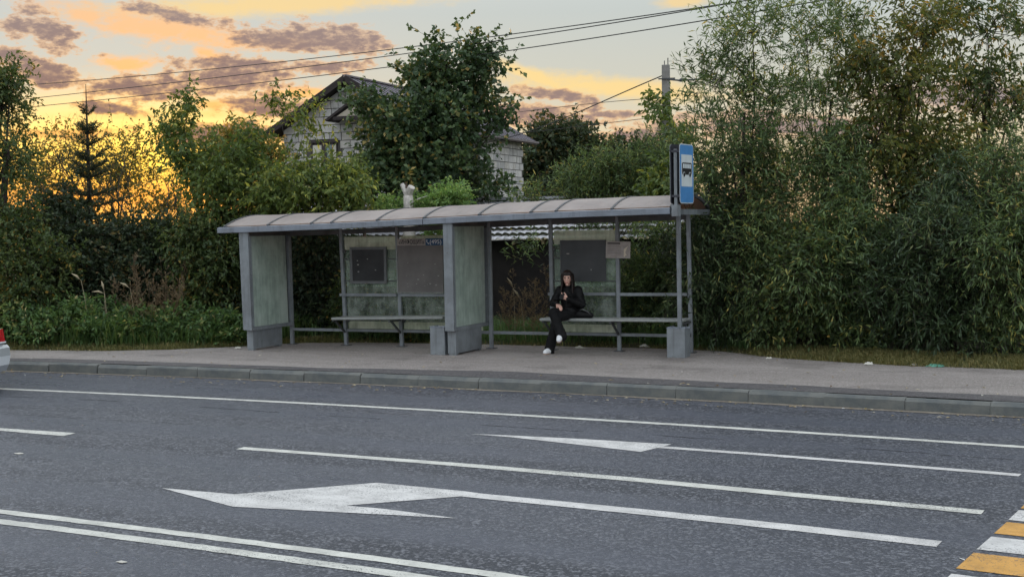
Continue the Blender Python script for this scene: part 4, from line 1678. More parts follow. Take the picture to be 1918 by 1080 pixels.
g_ = 'overhead power wires'
wire('power_wire', 'topmost of the three long power wires crossing the sky', [(-60, 167, 47), (45, 160, 45.5), (460, 123, 39), (742, 92, 35), (900, 72, 33), (1309, 14, 27), (1500, -14, 25)], .012, g_)
wire('power_wire', 'middle one of the three long power wires crossing the sky', [(-60, 198, 47), (70, 182, 45.5), (460, 140, 39), (742, 104, 35), (900, 80.5, 33), (1309, 15.5, 27), (1500, -16, 25)], .012, g_)
wire('power_wire', 'lowest of the three long power wires crossing the sky', [(-60, 213, 47), (78, 197, 45.5), (460, 159, 39), (731, 126, 35), (900, 103, 33), (1309, 37, 27), (1560, 0, 25)], .012, g_)
wire('service_cable', 'thick cable running down from the concrete pole towards the house', [(1246, 140, 31.0), (1230, 146, 31.2), (1100, 203, 35), (1000, 243, 39), (905, 268, 43)], .014, g_)
wire('telephone_wire', 'thin wire left of the pole, just above the far trees', [(1238, 184, 31), (1100, 195, 36), (935, 214, 43), (880, 219, 46)], .008, g_)
wire('telephone_wire', 'lowest thin wire meeting the pole at tree-top height', [(1240, 219, 31), (1150, 229, 35), (1060, 240, 39), (960, 250, 44)], .008, g_)

# rusty fence post and whitewashed stump behind the shelter roof
m_rust = mat('rusty_pipe', (.10, .062, .045), .85, var=.4, vscale=12)
a, b = at(680, 322, 30.0), at(681, 400, 30.0)
tag(MB().tube([(a[0], a[1], .1), a], .035, 10).build('fence_post', m_rust), 'thin rusty pipe post standing up behind the left half of the roof', 'post')
m_white_bark = mat('whitewashed_bark', (.60, .56, .52), .9, var=.3, vscale=14, bump=.5, bscale=30)
s0, s1, s2, s3, s4 = at(766, 430, 27.2), at(766, 384, 27.2), at(764, 366, 27.2), at(753, 345, 27.3), at(771, 350, 27.1)
stp = tag(empty('pollard_stump', (s0[0], s0[1], .2)), 'pale forked tree stump poking up above the shelter roof', 'tree stump')
rel = lambda p: np.array(p) - np.array([s0[0], s0[1], .2])
MB().tube([(0, 0, 0), rel(s0), rel(s1), rel(s2)], [.16, .13, .11, .095], 9).build('trunk', m_white_bark, stp, smooth=True)
MB().tube([rel(s2), rel(s3)], [.075, .045], 8).build('fork', m_white_bark, stp)
MB().tube([rel(s2), rel(s4)], [.08, .075], 8).build('fork', m_white_bark, stp)
MB().tube([rel(at(762, 352, 27.2)), rel(at(760, 341, 27.2))], [.03, .012], 6).build('snag', m_rust, stp)
MB().tube([rel(s1), rel(at(785, 372, 27.0)), rel(at(800, 367, 27.0))], [.02, .012, .005], 5).build('twig', m_white_bark, stp)

# ------------------------------------------------------------------ vegetation
m_bark = mat('bark_brown', (.060, .048, .040), .95, var=.4, vscale=8, bump=.6, bscale=30)
m_bark2 = mat('bark_grey_green', (.085, .08, .065), .95, var=.4, vscale=8, bump=.6, bscale=30)
LF = {
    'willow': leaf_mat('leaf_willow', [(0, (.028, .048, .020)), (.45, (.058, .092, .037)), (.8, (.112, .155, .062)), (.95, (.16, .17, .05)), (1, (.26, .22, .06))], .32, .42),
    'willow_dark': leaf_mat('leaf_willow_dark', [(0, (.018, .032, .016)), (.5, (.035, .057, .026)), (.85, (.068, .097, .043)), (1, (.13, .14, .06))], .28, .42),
    'willow_olive': leaf_mat('leaf_olive', [(0, (.034, .047, .015)), (.5, (.064, .080, .022)), (.85, (.115, .108, .026)), (1, (.21, .13, .03))], .4, .5),
    'maple': leaf_mat('leaf_maple', [(0, (.020, .038, .018)), (.5, (.036, .062, .027)), (.85, (.066, .095, .036)), (1, (.20, .15, .05))], .3, .45),
    'ash': leaf_mat('leaf_ash_maple', [(0, (.040, .066, .018)), (.5, (.074, .105, .028)), (.85, (.13, .145, .036)), (1, (.36, .28, .05))], .4, .5),
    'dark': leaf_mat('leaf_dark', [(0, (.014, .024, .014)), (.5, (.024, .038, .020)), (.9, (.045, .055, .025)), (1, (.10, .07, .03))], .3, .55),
    'mid': leaf_mat('leaf_mid', [(0, (.024, .042, .016)), (.5, (.046, .070, .024)), (.9, (.082, .100, .034)), (1, (.20, .13, .03))], .35, .5),
    'bush': leaf_mat('leaf_bush', [(0, (.07, .13, .04)), (.6, (.12, .20, .065)), (1, (.22, .27, .09))], .35, .45),
    'needle': leaf_mat('needle', [(0, (.020, .030, .018)), (1, (.05, .058, .026))], .15, .6),
    'grass': leaf_mat('grass_blade', [(0, (.030, .060, .022)), (.6, (.065, .115, .040)), (.9, (.12, .15, .05)), (1, (.26, .23, .11))], .35, .5),
    'dry': leaf_mat('dry_stalk', [(0, (.07, .050, .033)), (.6, (.13, .095, .06)), (1, (.30, .23, .14))], .3, .8),
    'shortdry': leaf_mat('short_dry_grass', [(0, (.048, .060, .022)), (.5, (.088, .088, .034)), (1, (.20, .16, .075))], .3, .8),
}


def leaves_arrays(R, pos, d, length, width, fold=.18, flat=.5):
    """one folded quad per leaf"""
    n = len(pos)
    rnd = R.normal(size=(n, 3))
    rnd[:, 2] += flat * 2
    side = unit(np.cross(d, rnd))
    nr = np.cross(side, d)
    mid = pos + d * (length * .45)[:, None]
    tip = pos + d * length[:, None] - nr * (length * .08)[:, None]
    hw = (width / 2)[:, None]
    up_ = nr * (width * fold)[:, None]
    V = np.empty((n, 4, 3))
    V[:, 0] = pos
    V[:, 1] = mid + side * hw + up_
    V[:, 2] = tip
    V[:, 3] = mid - side * hw + up_
    return V.reshape(-1, 3)


def sticks(p0, p1, r0, r1):
    """three sided thin twigs"""
    d = unit(p1 - p0)
    a = unit(np.cross(d, np.array([.31, .17, .93])))
    b = np.cross(d, a)
    n = len(p0)
    V = np.empty((n, 6, 3))
    for k in range(3):
        c, s = math.cos(k * 2.094), math.sin(k * 2.094)
        o = a * c + b * s
        V[:, k] = p0 + o * np.reshape(r0, (-1, 1))
        V[:, 3 + k] = p1 + o * np.reshape(r1, (-1, 1))
    base = (np.arange(n) * 6)[:, None, None]
    Fq = np.array([[0, 1, 4, 3], [1, 2, 5, 4], [2, 0, 3, 5]])[None] + base
    return V.reshape(-1, 3), Fq.reshape(-1, 4)


def plant(name, label, cat, base, lobes, leaf='willow', L=.11, Wd=.02, twigs=14, leaves=9, tl=.45, up=.5, out=.7, droop=.25, rnd=.55, spread=.16, trunk=.06,
          shell=.55, group=None, seed=0, stems=1, bark=None, ldroop=.3, side=.8, tbias=0.0, twr=.004, dens=1.0):
    """lobes: (u, v, depth, radius x px, radius z px, radius in depth m, clusters)"""
    R = np.random.default_rng(seed + 11)
    base = np.array(base, float)
    root = empty(name, base)
    tag(root, label, cat, group)
    allC, allO = [], []
    tm_ = MB()
    cs = [at(u, v, dp) for (u, v, dp, *_) in lobes]
    hmax = max(c[2] for c in cs)
    top = np.mean(cs, 0)
    top[2] = base[2] + (hmax - base[2]) * .75
    for c, (u, v, dp, rx, rz, ry, nc) in zip(cs, lobes):
        nc = max(4, int(nc * dens))
        k = dp / F_PX
        cut = tl * .5
        rad = np.array([max(rx * k - cut, rx * k * .3), max(ry - cut * .6, ry * .4), max(rz * k - cut, rz * k * .3)])
        dirs = unit(R.normal(size=(nc, 3)))
        rho = shell + (1 - shell) * R.random(nc) ** .5
        rho *= np.where(R.random(nc) < .25, R.random(nc), 1)
        loc = dirs * rho[:, None] * rad
        # ellipsoid axes: picture-right, depth, up
        Rr = np.array([RGT[0], RGT[1], 0]) / np.hypot(RGT[0], RGT[1])
        Fd = np.array([FWD[0], FWD[1], 0]) / np.hypot(FWD[0], FWD[1])
        C = c + loc[:, :1] * Rr + loc[:, 1:2] * Fd + loc[:, 2:] * np.array([0, 0, 1.])
        O = unit((C - c) * np.array([1, 1, 1]))
        keep = C[:, 2] > .2
        C, O = C[keep], O[keep]
        allC.append(C)
        allO.append(O)
        # limb from stem to the lobe's heart, then branches to each cluster
        st = base + np.array([R.normal(0, .12), R.normal(0, .12), 0]) * (stems > 1)
        hp_ = st + (top - st) * min(.9, max(.12, (c[2] - base[2]) / (hmax - base[2] + .01) * .6)) if stems == 1 else st
        midp = (hp_ + c) / 2 + R.normal(0, .08, 3) + (0, 0, .1)
        lw = max(trunk * .55 * min(1, math.sqrt(nc / 40)), .006)
        tm_.tube([hp_, midp, c], [lw, lw * .75, lw * .5], 6, cap=False)
        for q in C[:: max(1, len(C) // 60)]:
            m1 = c + (q - c) * .5 + R.normal(0, .05, 3) + np.array([0, 0, .04])
            tm_.tube([c + (q - c) * .05, m1, q], [lw * .38, lw * .22, .004], 4, cap=False)
    if stems == 1:
        k1 = base + (top - base) * .45 + R.normal(0, .06, 3) * np.array([1, 1, 0])
        tm_.tube([base - (0, 0, .1), k1, top], [trunk * 1.25, trunk, trunk * .5], 8, cap=False)
    # child coordinates are relative to the plant's base
    tm_.v = [(p[0] - base[0], p[1] - base[1], p[2] - base[2]) for p in tm_.v]
    tm_.build('trunk' if stems == 1 else 'stems', bark or m_bark, root, smooth=True)
    C, O = np.concatenate(allC), np.concatenate(allO)
    nC = len(C)
    ctint = np.clip(R.normal(0, .2, nC), -.42, .5)
    nt = twigs
    tb = np.repeat(C, nt, 0) + R.normal(0, spread, (nC * nt, 3))
    td = unit(np.repeat(O, nt, 0) * out + np.array([0, 0, up]) + R.normal(0, rnd, (nC * nt, 3)))
    tlen = tl * (.45 + .75 * R.random(nC * nt))
    tt = np.repeat(ctint, nt)
    te = tb + td * tlen[:, None]
    te[:, 2] -= droop * tlen * .5
    sv, sf = sticks(tb, te, np.full(len(tb), twr), np.full(len(tb), twr * .35))
    nl = leaves
    t = (np.tile(np.linspace(.08, 1.0, nl), len(tb)) + R.normal(0, .04, len(tb) * nl))
    bp_, dp_, lp_ = np.repeat(tb, nl, 0), np.repeat(td, nl, 0), np.repeat(tlen, nl)
    pos = bp_ + dp_ * (lp_ * t)[:, None]
    pos[:, 2] -= droop * lp_ * .5 * np.clip(t, 0, 1) ** 2
    ld = unit(dp_ * .75 + R.normal(0, side * .6, (len(pos), 3)) + np.array([0, 0, -ldroop]))
    ln = L * (.45 + .8 * R.random(len(pos)))
    V = leaves_arrays(R, pos, ld, ln, Wd * (.7 + .6 * R.random(len(pos))))
    keep = np.repeat(pos[:, 2] > .12, 4)
    tint = np.clip(.42 + tbias + np.repeat(tt, nl) + R.normal(0, .2, len(pos)), 0, .97)
    tint = np.where(R.random(len(pos)) < .012, 1.0, tint)
    V = V[keep]
    tint4 = np.repeat(tint, 4)[keep]
    nleaf = len(V) // 4
    Fl = np.arange(nleaf * 4).reshape(-1, 4)
    allV = np.concatenate([V, sv]) - base
    allF = np.concatenate([Fl, sf + len(V)])
    mi = np.concatenate([np.zeros(len(Fl)), np.ones(len(sf))])
    o = raw_mesh('crown', allV, allF, [LF[leaf], bark or m_bark], mi, {'tint': np.concatenate([tint4, np.zeros(len(sv))])}, root)
    o['kind'] = 'stuff'
    global NLEAF
    NLEAF += nleaf
    return root


NLEAF = 0


def foot(u, v, depth, z=.2):
    p = at(u, v, depth)
    p[2] = z
    return p


GW = 'willows of the thicket right of the shelter'
# --- right thicket: tall willows, sparse against the sky
plant('willow_tree', 'tall feathery willow just right of the bus stop sign', 'willow', foot(1400, 640, 23.5), [
    (1410, 60, 23.0, 95, 80, .9, 46), (1340, 150, 23.2, 75, 90, .8, 40), (1450, 190, 23.5, 85, 95, .9, 50), (1370, 290, 23.2, 100, 80, 1.0, 60), (1310, 300, 23.0, 45, 90, .6, 34), (1480, 330, 23.5, 90, 80, 1.0, 56)],
    'willow', .15, .028, 10, 9, .5, .75, .5, .1, trunk=.045, dens=.43, group=GW, seed=1, shell=.35, spread=.2, twr=.0035)
plant('willow_tree', 'slender willow with open upright shoots in the middle of the thicket', 'willow', foot(1530, 640, 24.5), [
    (1510, 70, 24.0, 70, 90, .8, 34), (1570, 40, 24.5, 70, 70, .8, 36), (1540, 190, 24.2, 80, 80, .9, 46), (1600, 130, 24.6, 60, 80, .8, 36), (1560, 300, 24.4, 90, 70, 1.0, 56)],
    'willow', .145, .027, 9, 9, .5, .8, .45, .08, trunk=.04, dens=.41, group=GW, seed=2, shell=.3, spread=.2, twr=.0035)
plant('maple_tree', 'olive and rust tinted tree, densest of the right thicket', 'tree', foot(1680, 640, 23.5), [
    (1690, 170, 23.5, 110, 80, 1.0, 84), (1640, 270, 23.2, 105, 80, 1.0, 84), (1750, 290, 23.5, 100, 80, 1.0, 80), (1690, 370, 23.0, 130, 60, 1.0, 80), (1730, 70, 23.8, 80, 70, .9, 50), (1620, 110, 23.8, 55, 60, .7, 30)],
    'willow_olive', .13, .042, 12, 8, .4, .25, .7, .4, trunk=.07, dens=.4, seed=3, shell=.45, ldroop=.7)
plant('ash_tree', 'tall loose tree at the right edge with drooping leaf sprays', 'tree', foot(1850, 640, 24.5), [
    (1850, 60, 24.5, 110, 90, 1.0, 62), (1900, 190, 24.2, 90, 90, 1.0, 62), (1820, 200, 24.6, 80, 80, 1.0, 48), (1870, 320, 24.2, 110, 80, 1.0, 70), (1780, 20, 25.0, 60, 60, .8, 30)],
    'mid', .14, .042, 10, 8, .45, .3, .6, .5, trunk=.06, dens=.34, seed=4, shell=.4, ldroop=.8, tbias=.08)
plant('ash_tree', 'loose tree standing beyond the right edge of the picture', 'tree', foot(2120, 640, 25), [(2100, 120, 25, 120, 100, 1.0, 60), (2160, 300, 25, 120, 100, 1.0, 70), (2030, 250, 25, 80, 90, .9, 40)],
      'mid', .15, .045, 9, 7, .45, .3, .6, .5, trunk=.06, seed=6, shell=.4, ldroop=.8, dens=.7)
# lower, dense skirts of willow shrub
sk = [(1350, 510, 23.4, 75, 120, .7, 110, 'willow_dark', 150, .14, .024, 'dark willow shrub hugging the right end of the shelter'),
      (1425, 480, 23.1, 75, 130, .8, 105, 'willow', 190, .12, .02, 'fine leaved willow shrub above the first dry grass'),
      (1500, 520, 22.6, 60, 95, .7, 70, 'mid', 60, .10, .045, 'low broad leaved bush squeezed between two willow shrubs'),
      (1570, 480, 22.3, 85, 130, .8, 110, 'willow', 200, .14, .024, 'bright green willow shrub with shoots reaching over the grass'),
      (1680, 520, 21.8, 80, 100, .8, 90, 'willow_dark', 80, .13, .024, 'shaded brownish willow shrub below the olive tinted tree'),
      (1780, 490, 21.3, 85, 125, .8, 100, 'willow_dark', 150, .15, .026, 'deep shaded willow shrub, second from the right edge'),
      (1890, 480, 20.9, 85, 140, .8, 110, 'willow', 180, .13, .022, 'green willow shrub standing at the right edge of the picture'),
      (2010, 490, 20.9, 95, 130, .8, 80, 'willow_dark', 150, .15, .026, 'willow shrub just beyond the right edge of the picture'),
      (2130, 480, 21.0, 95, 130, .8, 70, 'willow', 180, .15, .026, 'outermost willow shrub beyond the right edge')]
for i, (u, v, dp, rx, rz, ry, nc, lf, rise, ll, lw_, lab) in enumerate(sk):
    lob = [(u, v, dp, rx, rz, ry, nc), (u + 12, v - rise * .6, dp + .5, rx * .75, rz * .55, ry, nc // 3), (u - 24 + 48 * random.random(), 592 + 22 * random.random(), dp - .35 + .5 * random.random(), rx * (.5 + .4 * random.random()), 30 + 16 * random.random(), ry * .7, nc // 4)]
    if rise > 120:
        lob.append((u - 8, v - rise, dp + .7, rx * .55, rz * .5, ry * .8, nc // 6))
    for q in range(5):        # single shoots that stand out of the mass
        lob.append((u + rx * (random.random() * 1.8 - .9), v + rz * (random.random() * 1.3 - .75), dp - .55, 14, 26, .15, 5))
    plant('willow_shrub' if lf != 'mid' else 'bush', lab, 'shrub', foot(u, 640, dp), lob,
          lf, ll, lw_, 12, 9, .5, .3, .8, .6, trunk=.035, group='shrubs along the front of the right thicket', seed=20 + i, stems=3, shell=.55, ldroop=.5, dens=.85, tbias=(-.04, .04, 0, .06, -.08, -.03, .05, 0, 0)[i])
# second rank closes the gaps behind
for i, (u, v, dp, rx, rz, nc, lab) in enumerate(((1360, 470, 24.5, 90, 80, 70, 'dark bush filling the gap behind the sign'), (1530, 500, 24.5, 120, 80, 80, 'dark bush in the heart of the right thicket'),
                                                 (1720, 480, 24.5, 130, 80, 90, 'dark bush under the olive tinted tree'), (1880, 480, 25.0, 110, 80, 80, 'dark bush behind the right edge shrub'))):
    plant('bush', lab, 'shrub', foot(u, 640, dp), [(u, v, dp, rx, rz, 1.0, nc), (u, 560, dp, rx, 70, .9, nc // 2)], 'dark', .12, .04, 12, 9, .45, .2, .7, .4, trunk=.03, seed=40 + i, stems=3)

def far_wood():
    # trees along the fields far to the right, one mass
    Rf = np.random.default_rng(31)
    n_ = 14000
    az_ = np.radians(-9 + 60 * Rf.random(n_))
    dist = 85 + 14 * Rf.random(n_)
    hgt = 5.0 + 2.2 * np.sin(az_ * 37) + 1.6 * np.sin(az_ * 83 + 1)
    P_ = np.stack([dist * np.sin(az_), dist * np.cos(az_), .2 + hgt * np.sqrt(Rf.random(n_))], 1)
    D_ = unit(Rf.normal(size=(n_, 3)))
    V_ = leaves_arrays(Rf, P_, D_, .9 + .6 * Rf.random(n_), .5 + .4 * Rf.random(n_))
    o = raw_mesh('far_wood', V_, np.arange(n_ * 4).reshape(-1, 4), [LF['dark']], None, {'tint': np.repeat(Rf.random(n_), 4)})
    tag(o, 'far-off wood beyond the fields to the right', 'wood', kind='stuff')


far_wood()
# --- behind the right half of the shelter
plant('willow_shrub', 'willow shrub growing close behind the right bench', 'shrub', foot(1215, 640, 24.6), [(1215, 540, 24.6, 60, 75, .5, 80), (1120, 580, 24.9, 70, 50, .5, 60), (1245, 445, 24.6, 26, 30, .4, 10)],
      'willow', .12, .021, 13, 9, .42, .35, .7, .45, trunk=.02, seed=50, stems=3, tbias=-.05)
plant('willow_shrub', 'narrow leaved shoots in front of the pale tile roof', 'shrub', foot(1130, 640, 25.5), [(1110, 420, 25.5, 70, 18, .4, 9), (1200, 430, 25.5, 60, 24, .4, 13), (1005, 470, 25.8, 30, 26, .3, 6)],
      'willow', .15, .024, 7, 8, .5, .5, .6, .2, trunk=.012, dens=.6, seed=51, stems=3, shell=.3)
plant('willow_shrub', 'leafy willow shoots standing above the middle of the shelter roof', 'shrub', foot(1120, 640, 28.5), [
    (1085, 365, 28.5, 55, 45, .6, 40), (1150, 345, 28.5, 55, 60, .6, 50), (1210, 350, 28.5, 50, 60, .6, 46), (1100, 330, 28.5, 20, 35, .3, 10), (1000, 385, 28.2, 25, 16, .3, 8), (1235, 300, 28.5, 30, 50, .5, 26)],
    'willow', .14, .022, 11, 8, .48, .7, .55, .15, trunk=.03, seed=52, stems=3, tbias=.08)
plant('linden_tree', 'dark rounded trees beyond the house, their tops catching light', 'tree', foot(1110, 640, 63), [
    (1040, 325, 63, 70, 75, 2.0, 130), (1130, 325, 63, 80, 60, 2.0, 110), (1210, 325, 63, 70, 60, 1.8, 90), (1050, 262, 62.5, 60, 20, 1.4, 40), (1020, 385, 62, 50, 50, 1.5, 70), (1150, 400, 62, 120, 40, 1.5, 80)],
    'dark', .24, .14, 12, 8, .8, .45, .7, .3, trunk=.2, seed=53, spread=.34, tbias=.1)
plant('vine_bush', 'yellowing broad leaved bush climbing below the utility pole', 'shrub', foot(1245, 640, 27), [(1245, 345, 26.5, 30, 40, .4, 26), (1236, 205, 30.6, 12, 26, .2, 6), (1270, 255, 30.3, 26, 40, .3, 12)],
      'ash', .12, .07, 10, 7, .3, .1, .7, .5, trunk=.02, seed=54, ldroop=.8, tbias=-.05)

# --- the big maple in front of the house
plant('maple_tree', 'big dark green maple hiding most of the house', 'maple', foot(800, 640, 33), [
    (790, 300, 33, 120, 75, 1.7, 180), (760, 230, 32.6, 90, 60, 1.4, 110), (845, 225, 33, 90, 75, 1.4, 120), (830, 130, 33, 75, 60, 1.0, 76), (890, 130, 33, 40, 75, .8, 40), (790, 165, 32.8, 45, 45, .8, 34),
    (885, 345, 33, 45, 50, .8, 40), (930, 345, 32.8, 40, 30, .3, 7), (705, 310, 32.4, 45, 50, .9, 36), (690, 190, 32.4, 36, 30, .5, 18), (760, 350, 32.2, 80, 40, 1.2, 70), (940, 200, 33, 26, 16, .3, 7), (925, 240, 33, 22, 40, .4, 12), (920, 110, 33, 16, 20, .3, 6)],
    'maple', .135, .105, 10, 7, .46, .45, .7, .35, trunk=.10, dens=.42, seed=60, shell=.5, ldroop=.6, side=1.0, spread=.2)
plant('elder_bush', 'rounded fresh green bush just above the shelter roof', 'shrub', foot(845, 640, 27.3), [(845, 372, 27.3, 40, 24, .5, 52), (805, 384, 27.3, 30, 12, .4, 20), (735, 386, 27.4, 30, 14, .4, 18), (845, 430, 27.3, 50, 20, .5, 30)],
      'bush', .08, .03, 10, 8, .22, .5, .7, .2, trunk=.02, seed=61, stems=3, spread=.08)

# --- left of and behind the shelter: ash-leaved maples
GA = 'yellow green maples left of the house'
plant('ash_maple', 'yellow green maple spreading over the left half of the roof', 'maple', foot(600, 640, 27.5), [
    (600, 350, 27.3, 90, 55, 1.0, 120), (520, 360, 27.5, 80, 50, 1.0, 100), (550, 325, 27.6, 36, 34, .6, 18), (572, 225, 27.8, 12, 46, .2, 10), (520, 195, 27.9, 10, 26, .2, 7), (645, 320, 27.2, 30, 30, .5, 16), (665, 370, 27, 30, 40, .5, 26)],
    'ash', .13, .05, 10, 8, .36, .25, .65, .6, trunk=.04, dens=.5, group=GA, seed=70, shell=.5, ldroop=.9, side=.9, bark=m_bark2)
plant('ash_maple', 'maple with two upright leafy shoots against the sunset', 'maple', foot(400, 640, 28), [
    (425, 355, 27.8, 70, 55, 1.0, 90), (450, 300, 28, 50, 50, .9, 50), (345, 240, 28.2, 24, 60, .35, 20), (312, 240, 28.3, 24, 30, .35, 13), (345, 195, 28.2, 9, 22, .2, 6), (370, 290, 28.1, 40, 45, .6, 32), (465, 260, 28, 28, 30, .5, 16), (340, 310, 28.3, 22, 30, .4, 9)],
    'ash', .13, .052, 9, 8, .36, .3, .65, .55, trunk=.04, dens=.5, group=GA, seed=71, shell=.45, ldroop=.85, side=.9, bark=m_bark2, tbias=-.14)
plant('rowan_tree', 'rust tinted thin tree left of the house eave', 'tree', foot(440, 640, 31), [(440, 270, 31, 45, 40, .7, 40), (500, 300, 31, 40, 50, .7, 40), (420, 320, 31, 60, 50, .8, 50)],
      'willow_olive', .10, .045, 10, 7, .35, .4, .6, .4, trunk=.04, seed=72, tbias=.25, shell=.4)
for i, (u, v, dp, rx, rz, nc, lf, lab) in enumerate((
        (590, 500, 27.8, 85, 110, 150, 'dark', 'dark bush filling the shelter bay beside the left light box'),
        (700, 575, 26.9, 80, 70, 100, 'mid', 'low green bush behind the left bench'),
        (400, 490, 27.6, 80, 100, 140, 'mid', 'olive bush crowding the left end of the shelter'),
        (360, 450, 27.8, 65, 50, 70, 'mid', 'yellowish bush left of the shelter roof'),
        (500, 580, 27.6, 60, 60, 80, 'dark', 'dark low bush behind the left light box'),
        (790, 585, 26.4, 60, 60, 70, 'mid', 'low bush behind the grey information board'),
        (470, 425, 28.2, 70, 40, 60, 'mid', 'leafy yellow green bush over the shelter\'s left corner'))):
    plant('bush', lab, 'shrub', foot(u, 640, dp), [(u, v, dp, rx, rz, .8, nc), (u, min(v + rz * .7, 610), dp - .1, rx * .9, 50, .6, nc // 3)], lf, .10, .042, 12, 8, .34, .2, .7, .5, trunk=.02, seed=80 + i, stems=3, ldroop=.6)
# far left
plant('hornbeam_tree', 'green leafy tree cut by the left edge of the picture', 'tree', foot(-10, 640, 27.5), [
    (5, 200, 27.5, 48, 75, .8, 46), (10, 300, 27.4, 60, 60, .8, 34), (0, 440, 27.2, 90, 75, 1.0, 100), (60, 520, 27.0, 90, 90, .9, 120), (10, 580, 26.8, 90, 50, .7, 70), (20, 150, 27.5, 22, 30, .4, 12)],
    'mid', .10, .05, 11, 8, .36, .3, .7, .4, trunk=.1, dens=.75, seed=90, shell=.5)
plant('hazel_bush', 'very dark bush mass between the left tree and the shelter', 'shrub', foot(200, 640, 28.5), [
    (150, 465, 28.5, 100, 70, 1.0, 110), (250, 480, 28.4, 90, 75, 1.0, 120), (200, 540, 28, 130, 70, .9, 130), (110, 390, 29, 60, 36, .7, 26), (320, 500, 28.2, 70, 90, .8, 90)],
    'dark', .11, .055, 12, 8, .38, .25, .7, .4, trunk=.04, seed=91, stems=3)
plant('birch_tree', 'thin tree whose leaves are lit through by the sunset', 'tree', foot(230, 640, 33), [
    (110, 300, 33, 70, 60, 1.0, 46), (215, 330, 33, 80, 60, 1.0, 50), (290, 395, 33, 60, 24, .9, 22), (60, 340, 33, 50, 50, .8, 30), (250, 290, 33, 40, 50, .8, 24), (320, 385, 33, 40, 30, .8, 12)],
    'willow_olive', .10, .05, 9, 6, .5, .5, .6, .3, trunk=.05, seed=92, shell=.2, tbias=.2, spread=.3, dens=.75)


# --- spruce: whorls of branches with needles
def spruce(u, vtop, vbot, depth, seed):
    R = np.random.default_rng(seed)
    tp, bt = at(u, vtop, depth), foot(u, 640, depth)
    root = tag(empty('spruce_tree', bt), 'young spruce with a bare leader, dark against the sunset', 'spruce')
    H = tp[2] - bt[2]
    tr_ = MB().tube([(0, 0, 0), (0, 0, H * .8), (0, 0, H)], [.10, .03, .006], 8)
    S0, S1 = [], []
    zb = at(u, vbot, depth)[2] - bt[2]
    nw = 11
    for k in range(nw):
        t = (k + .4) / nw
        z = H - .5 - (H - .5 - zb) * t + R.normal(0, .09)
        ln = .16 + .72 * t ** .85
        nb = 5 + int(3 * t)
        for j in range(nb):
            a = 2 * math.pi * (j + R.random()) / nb
            upn = .75 - .75 * t
            d = np.array([math.cos(a), math.sin(a), upn])
            d /= np.linalg.norm(d)
            p0 = np.array([0, 0, z])
            p1 = p0 + d * ln * (.5 + .8 * R.random())
            p1[2] += .06
            tr_.tube([p0, (p0 + p1) / 2 - (0, 0, .04 * t), p1], [.012, .008, .003], 4, cap=False)
            ns = int(7 + 20 * t)
            for s_ in np.linspace(.12, 1, ns):
                q = p0 + (p1 - p0) * s_
                for sd in (-1, 1):
                    sv_ = np.cross(d, (0, 0, 1)) * sd * (.6 + .4 * R.random()) + d * .7 + np.array([0, 0, R.normal(-.05, .2)])
                    S0.append(q)
                    S1.append(q + sv_ * (.05 + .13 * t * (1.1 - s_)))
    tr_.build('trunk', m_bark, root, smooth=True)
    S0, S1 = np.array(S0), np.array(S1)
    n = 5
    tt = np.tile(np.linspace(.1, 1, n), len(S0))
    P = np.repeat(S0, n, 0) + np.repeat(S1 - S0, n, 0) * tt[:, None]
    D = unit(np.repeat(unit(S1 - S0), n, 0) + R.normal(0, .55, (len(P), 3)))
    V = leaves_arrays(R, P, D, np.full(len(P), .07), np.full(len(P), .016))
    sv, sf = sticks(S0, S1, np.full(len(S0), .003), np.full(len(S0), .002))
    nl = len(V) // 4
    o = raw_mesh('crown', np.concatenate([V, sv]), np.concatenate([np.arange(nl * 4).reshape(-1, 4), sf + len(V)]), [LF['needle'], m_bark], np.concatenate([np.zeros(nl), np.ones(len(sf))]),
                 {'tint': np.concatenate([np.repeat(R.random(nl), 4), np.zeros(len(sv))])}, root)
    o['kind'] = 'stuff'


spruce(176, 160, 440, 29.5, 5)


# --- bare tree
def bare_tree(u, vtop, depth, seed, label, spreadx=1.0):
    R = np.random.default_rng(seed)
    bt = foot(u, 640, depth)
    H = at(u, vtop, depth)[2] - bt[2]
    root = tag(empty('bare_tree', bt), label, 'tree', 'leafless trees against the sunset')
    mb = MB()

    def grow(p, d, ln, r, lev):
        q = p + d * ln
        mid = (p + q) / 2 + R.normal(0, ln * .05, 3)
        mb.tube([p, mid, q], [r, r * .8, r * .6], 5 if lev < 3 else 3, cap=False)
        if lev >= 5:
            return
        for k in range(3 if lev else 5):
            nd = unit(d * .8 + R.normal(0, .5, 3) * np.array([spreadx, spreadx, .45]) + np.array([0, 0, .22]))
            grow(q if k else mid, nd, ln * (.62 + .2 * R.random()), r * .55, lev + 1)
    grow(np.zeros(3), np.array([0, 0, 1.]), H * .34, .05, 0)
    mb.build('branches', m_bark2, root)


bare_tree(270, 225, 32, 3, 'fine leafless tree right of the spruce')
bare_tree(130, 215, 32.5, 8, 'spindly leafless tree left of the spruce')


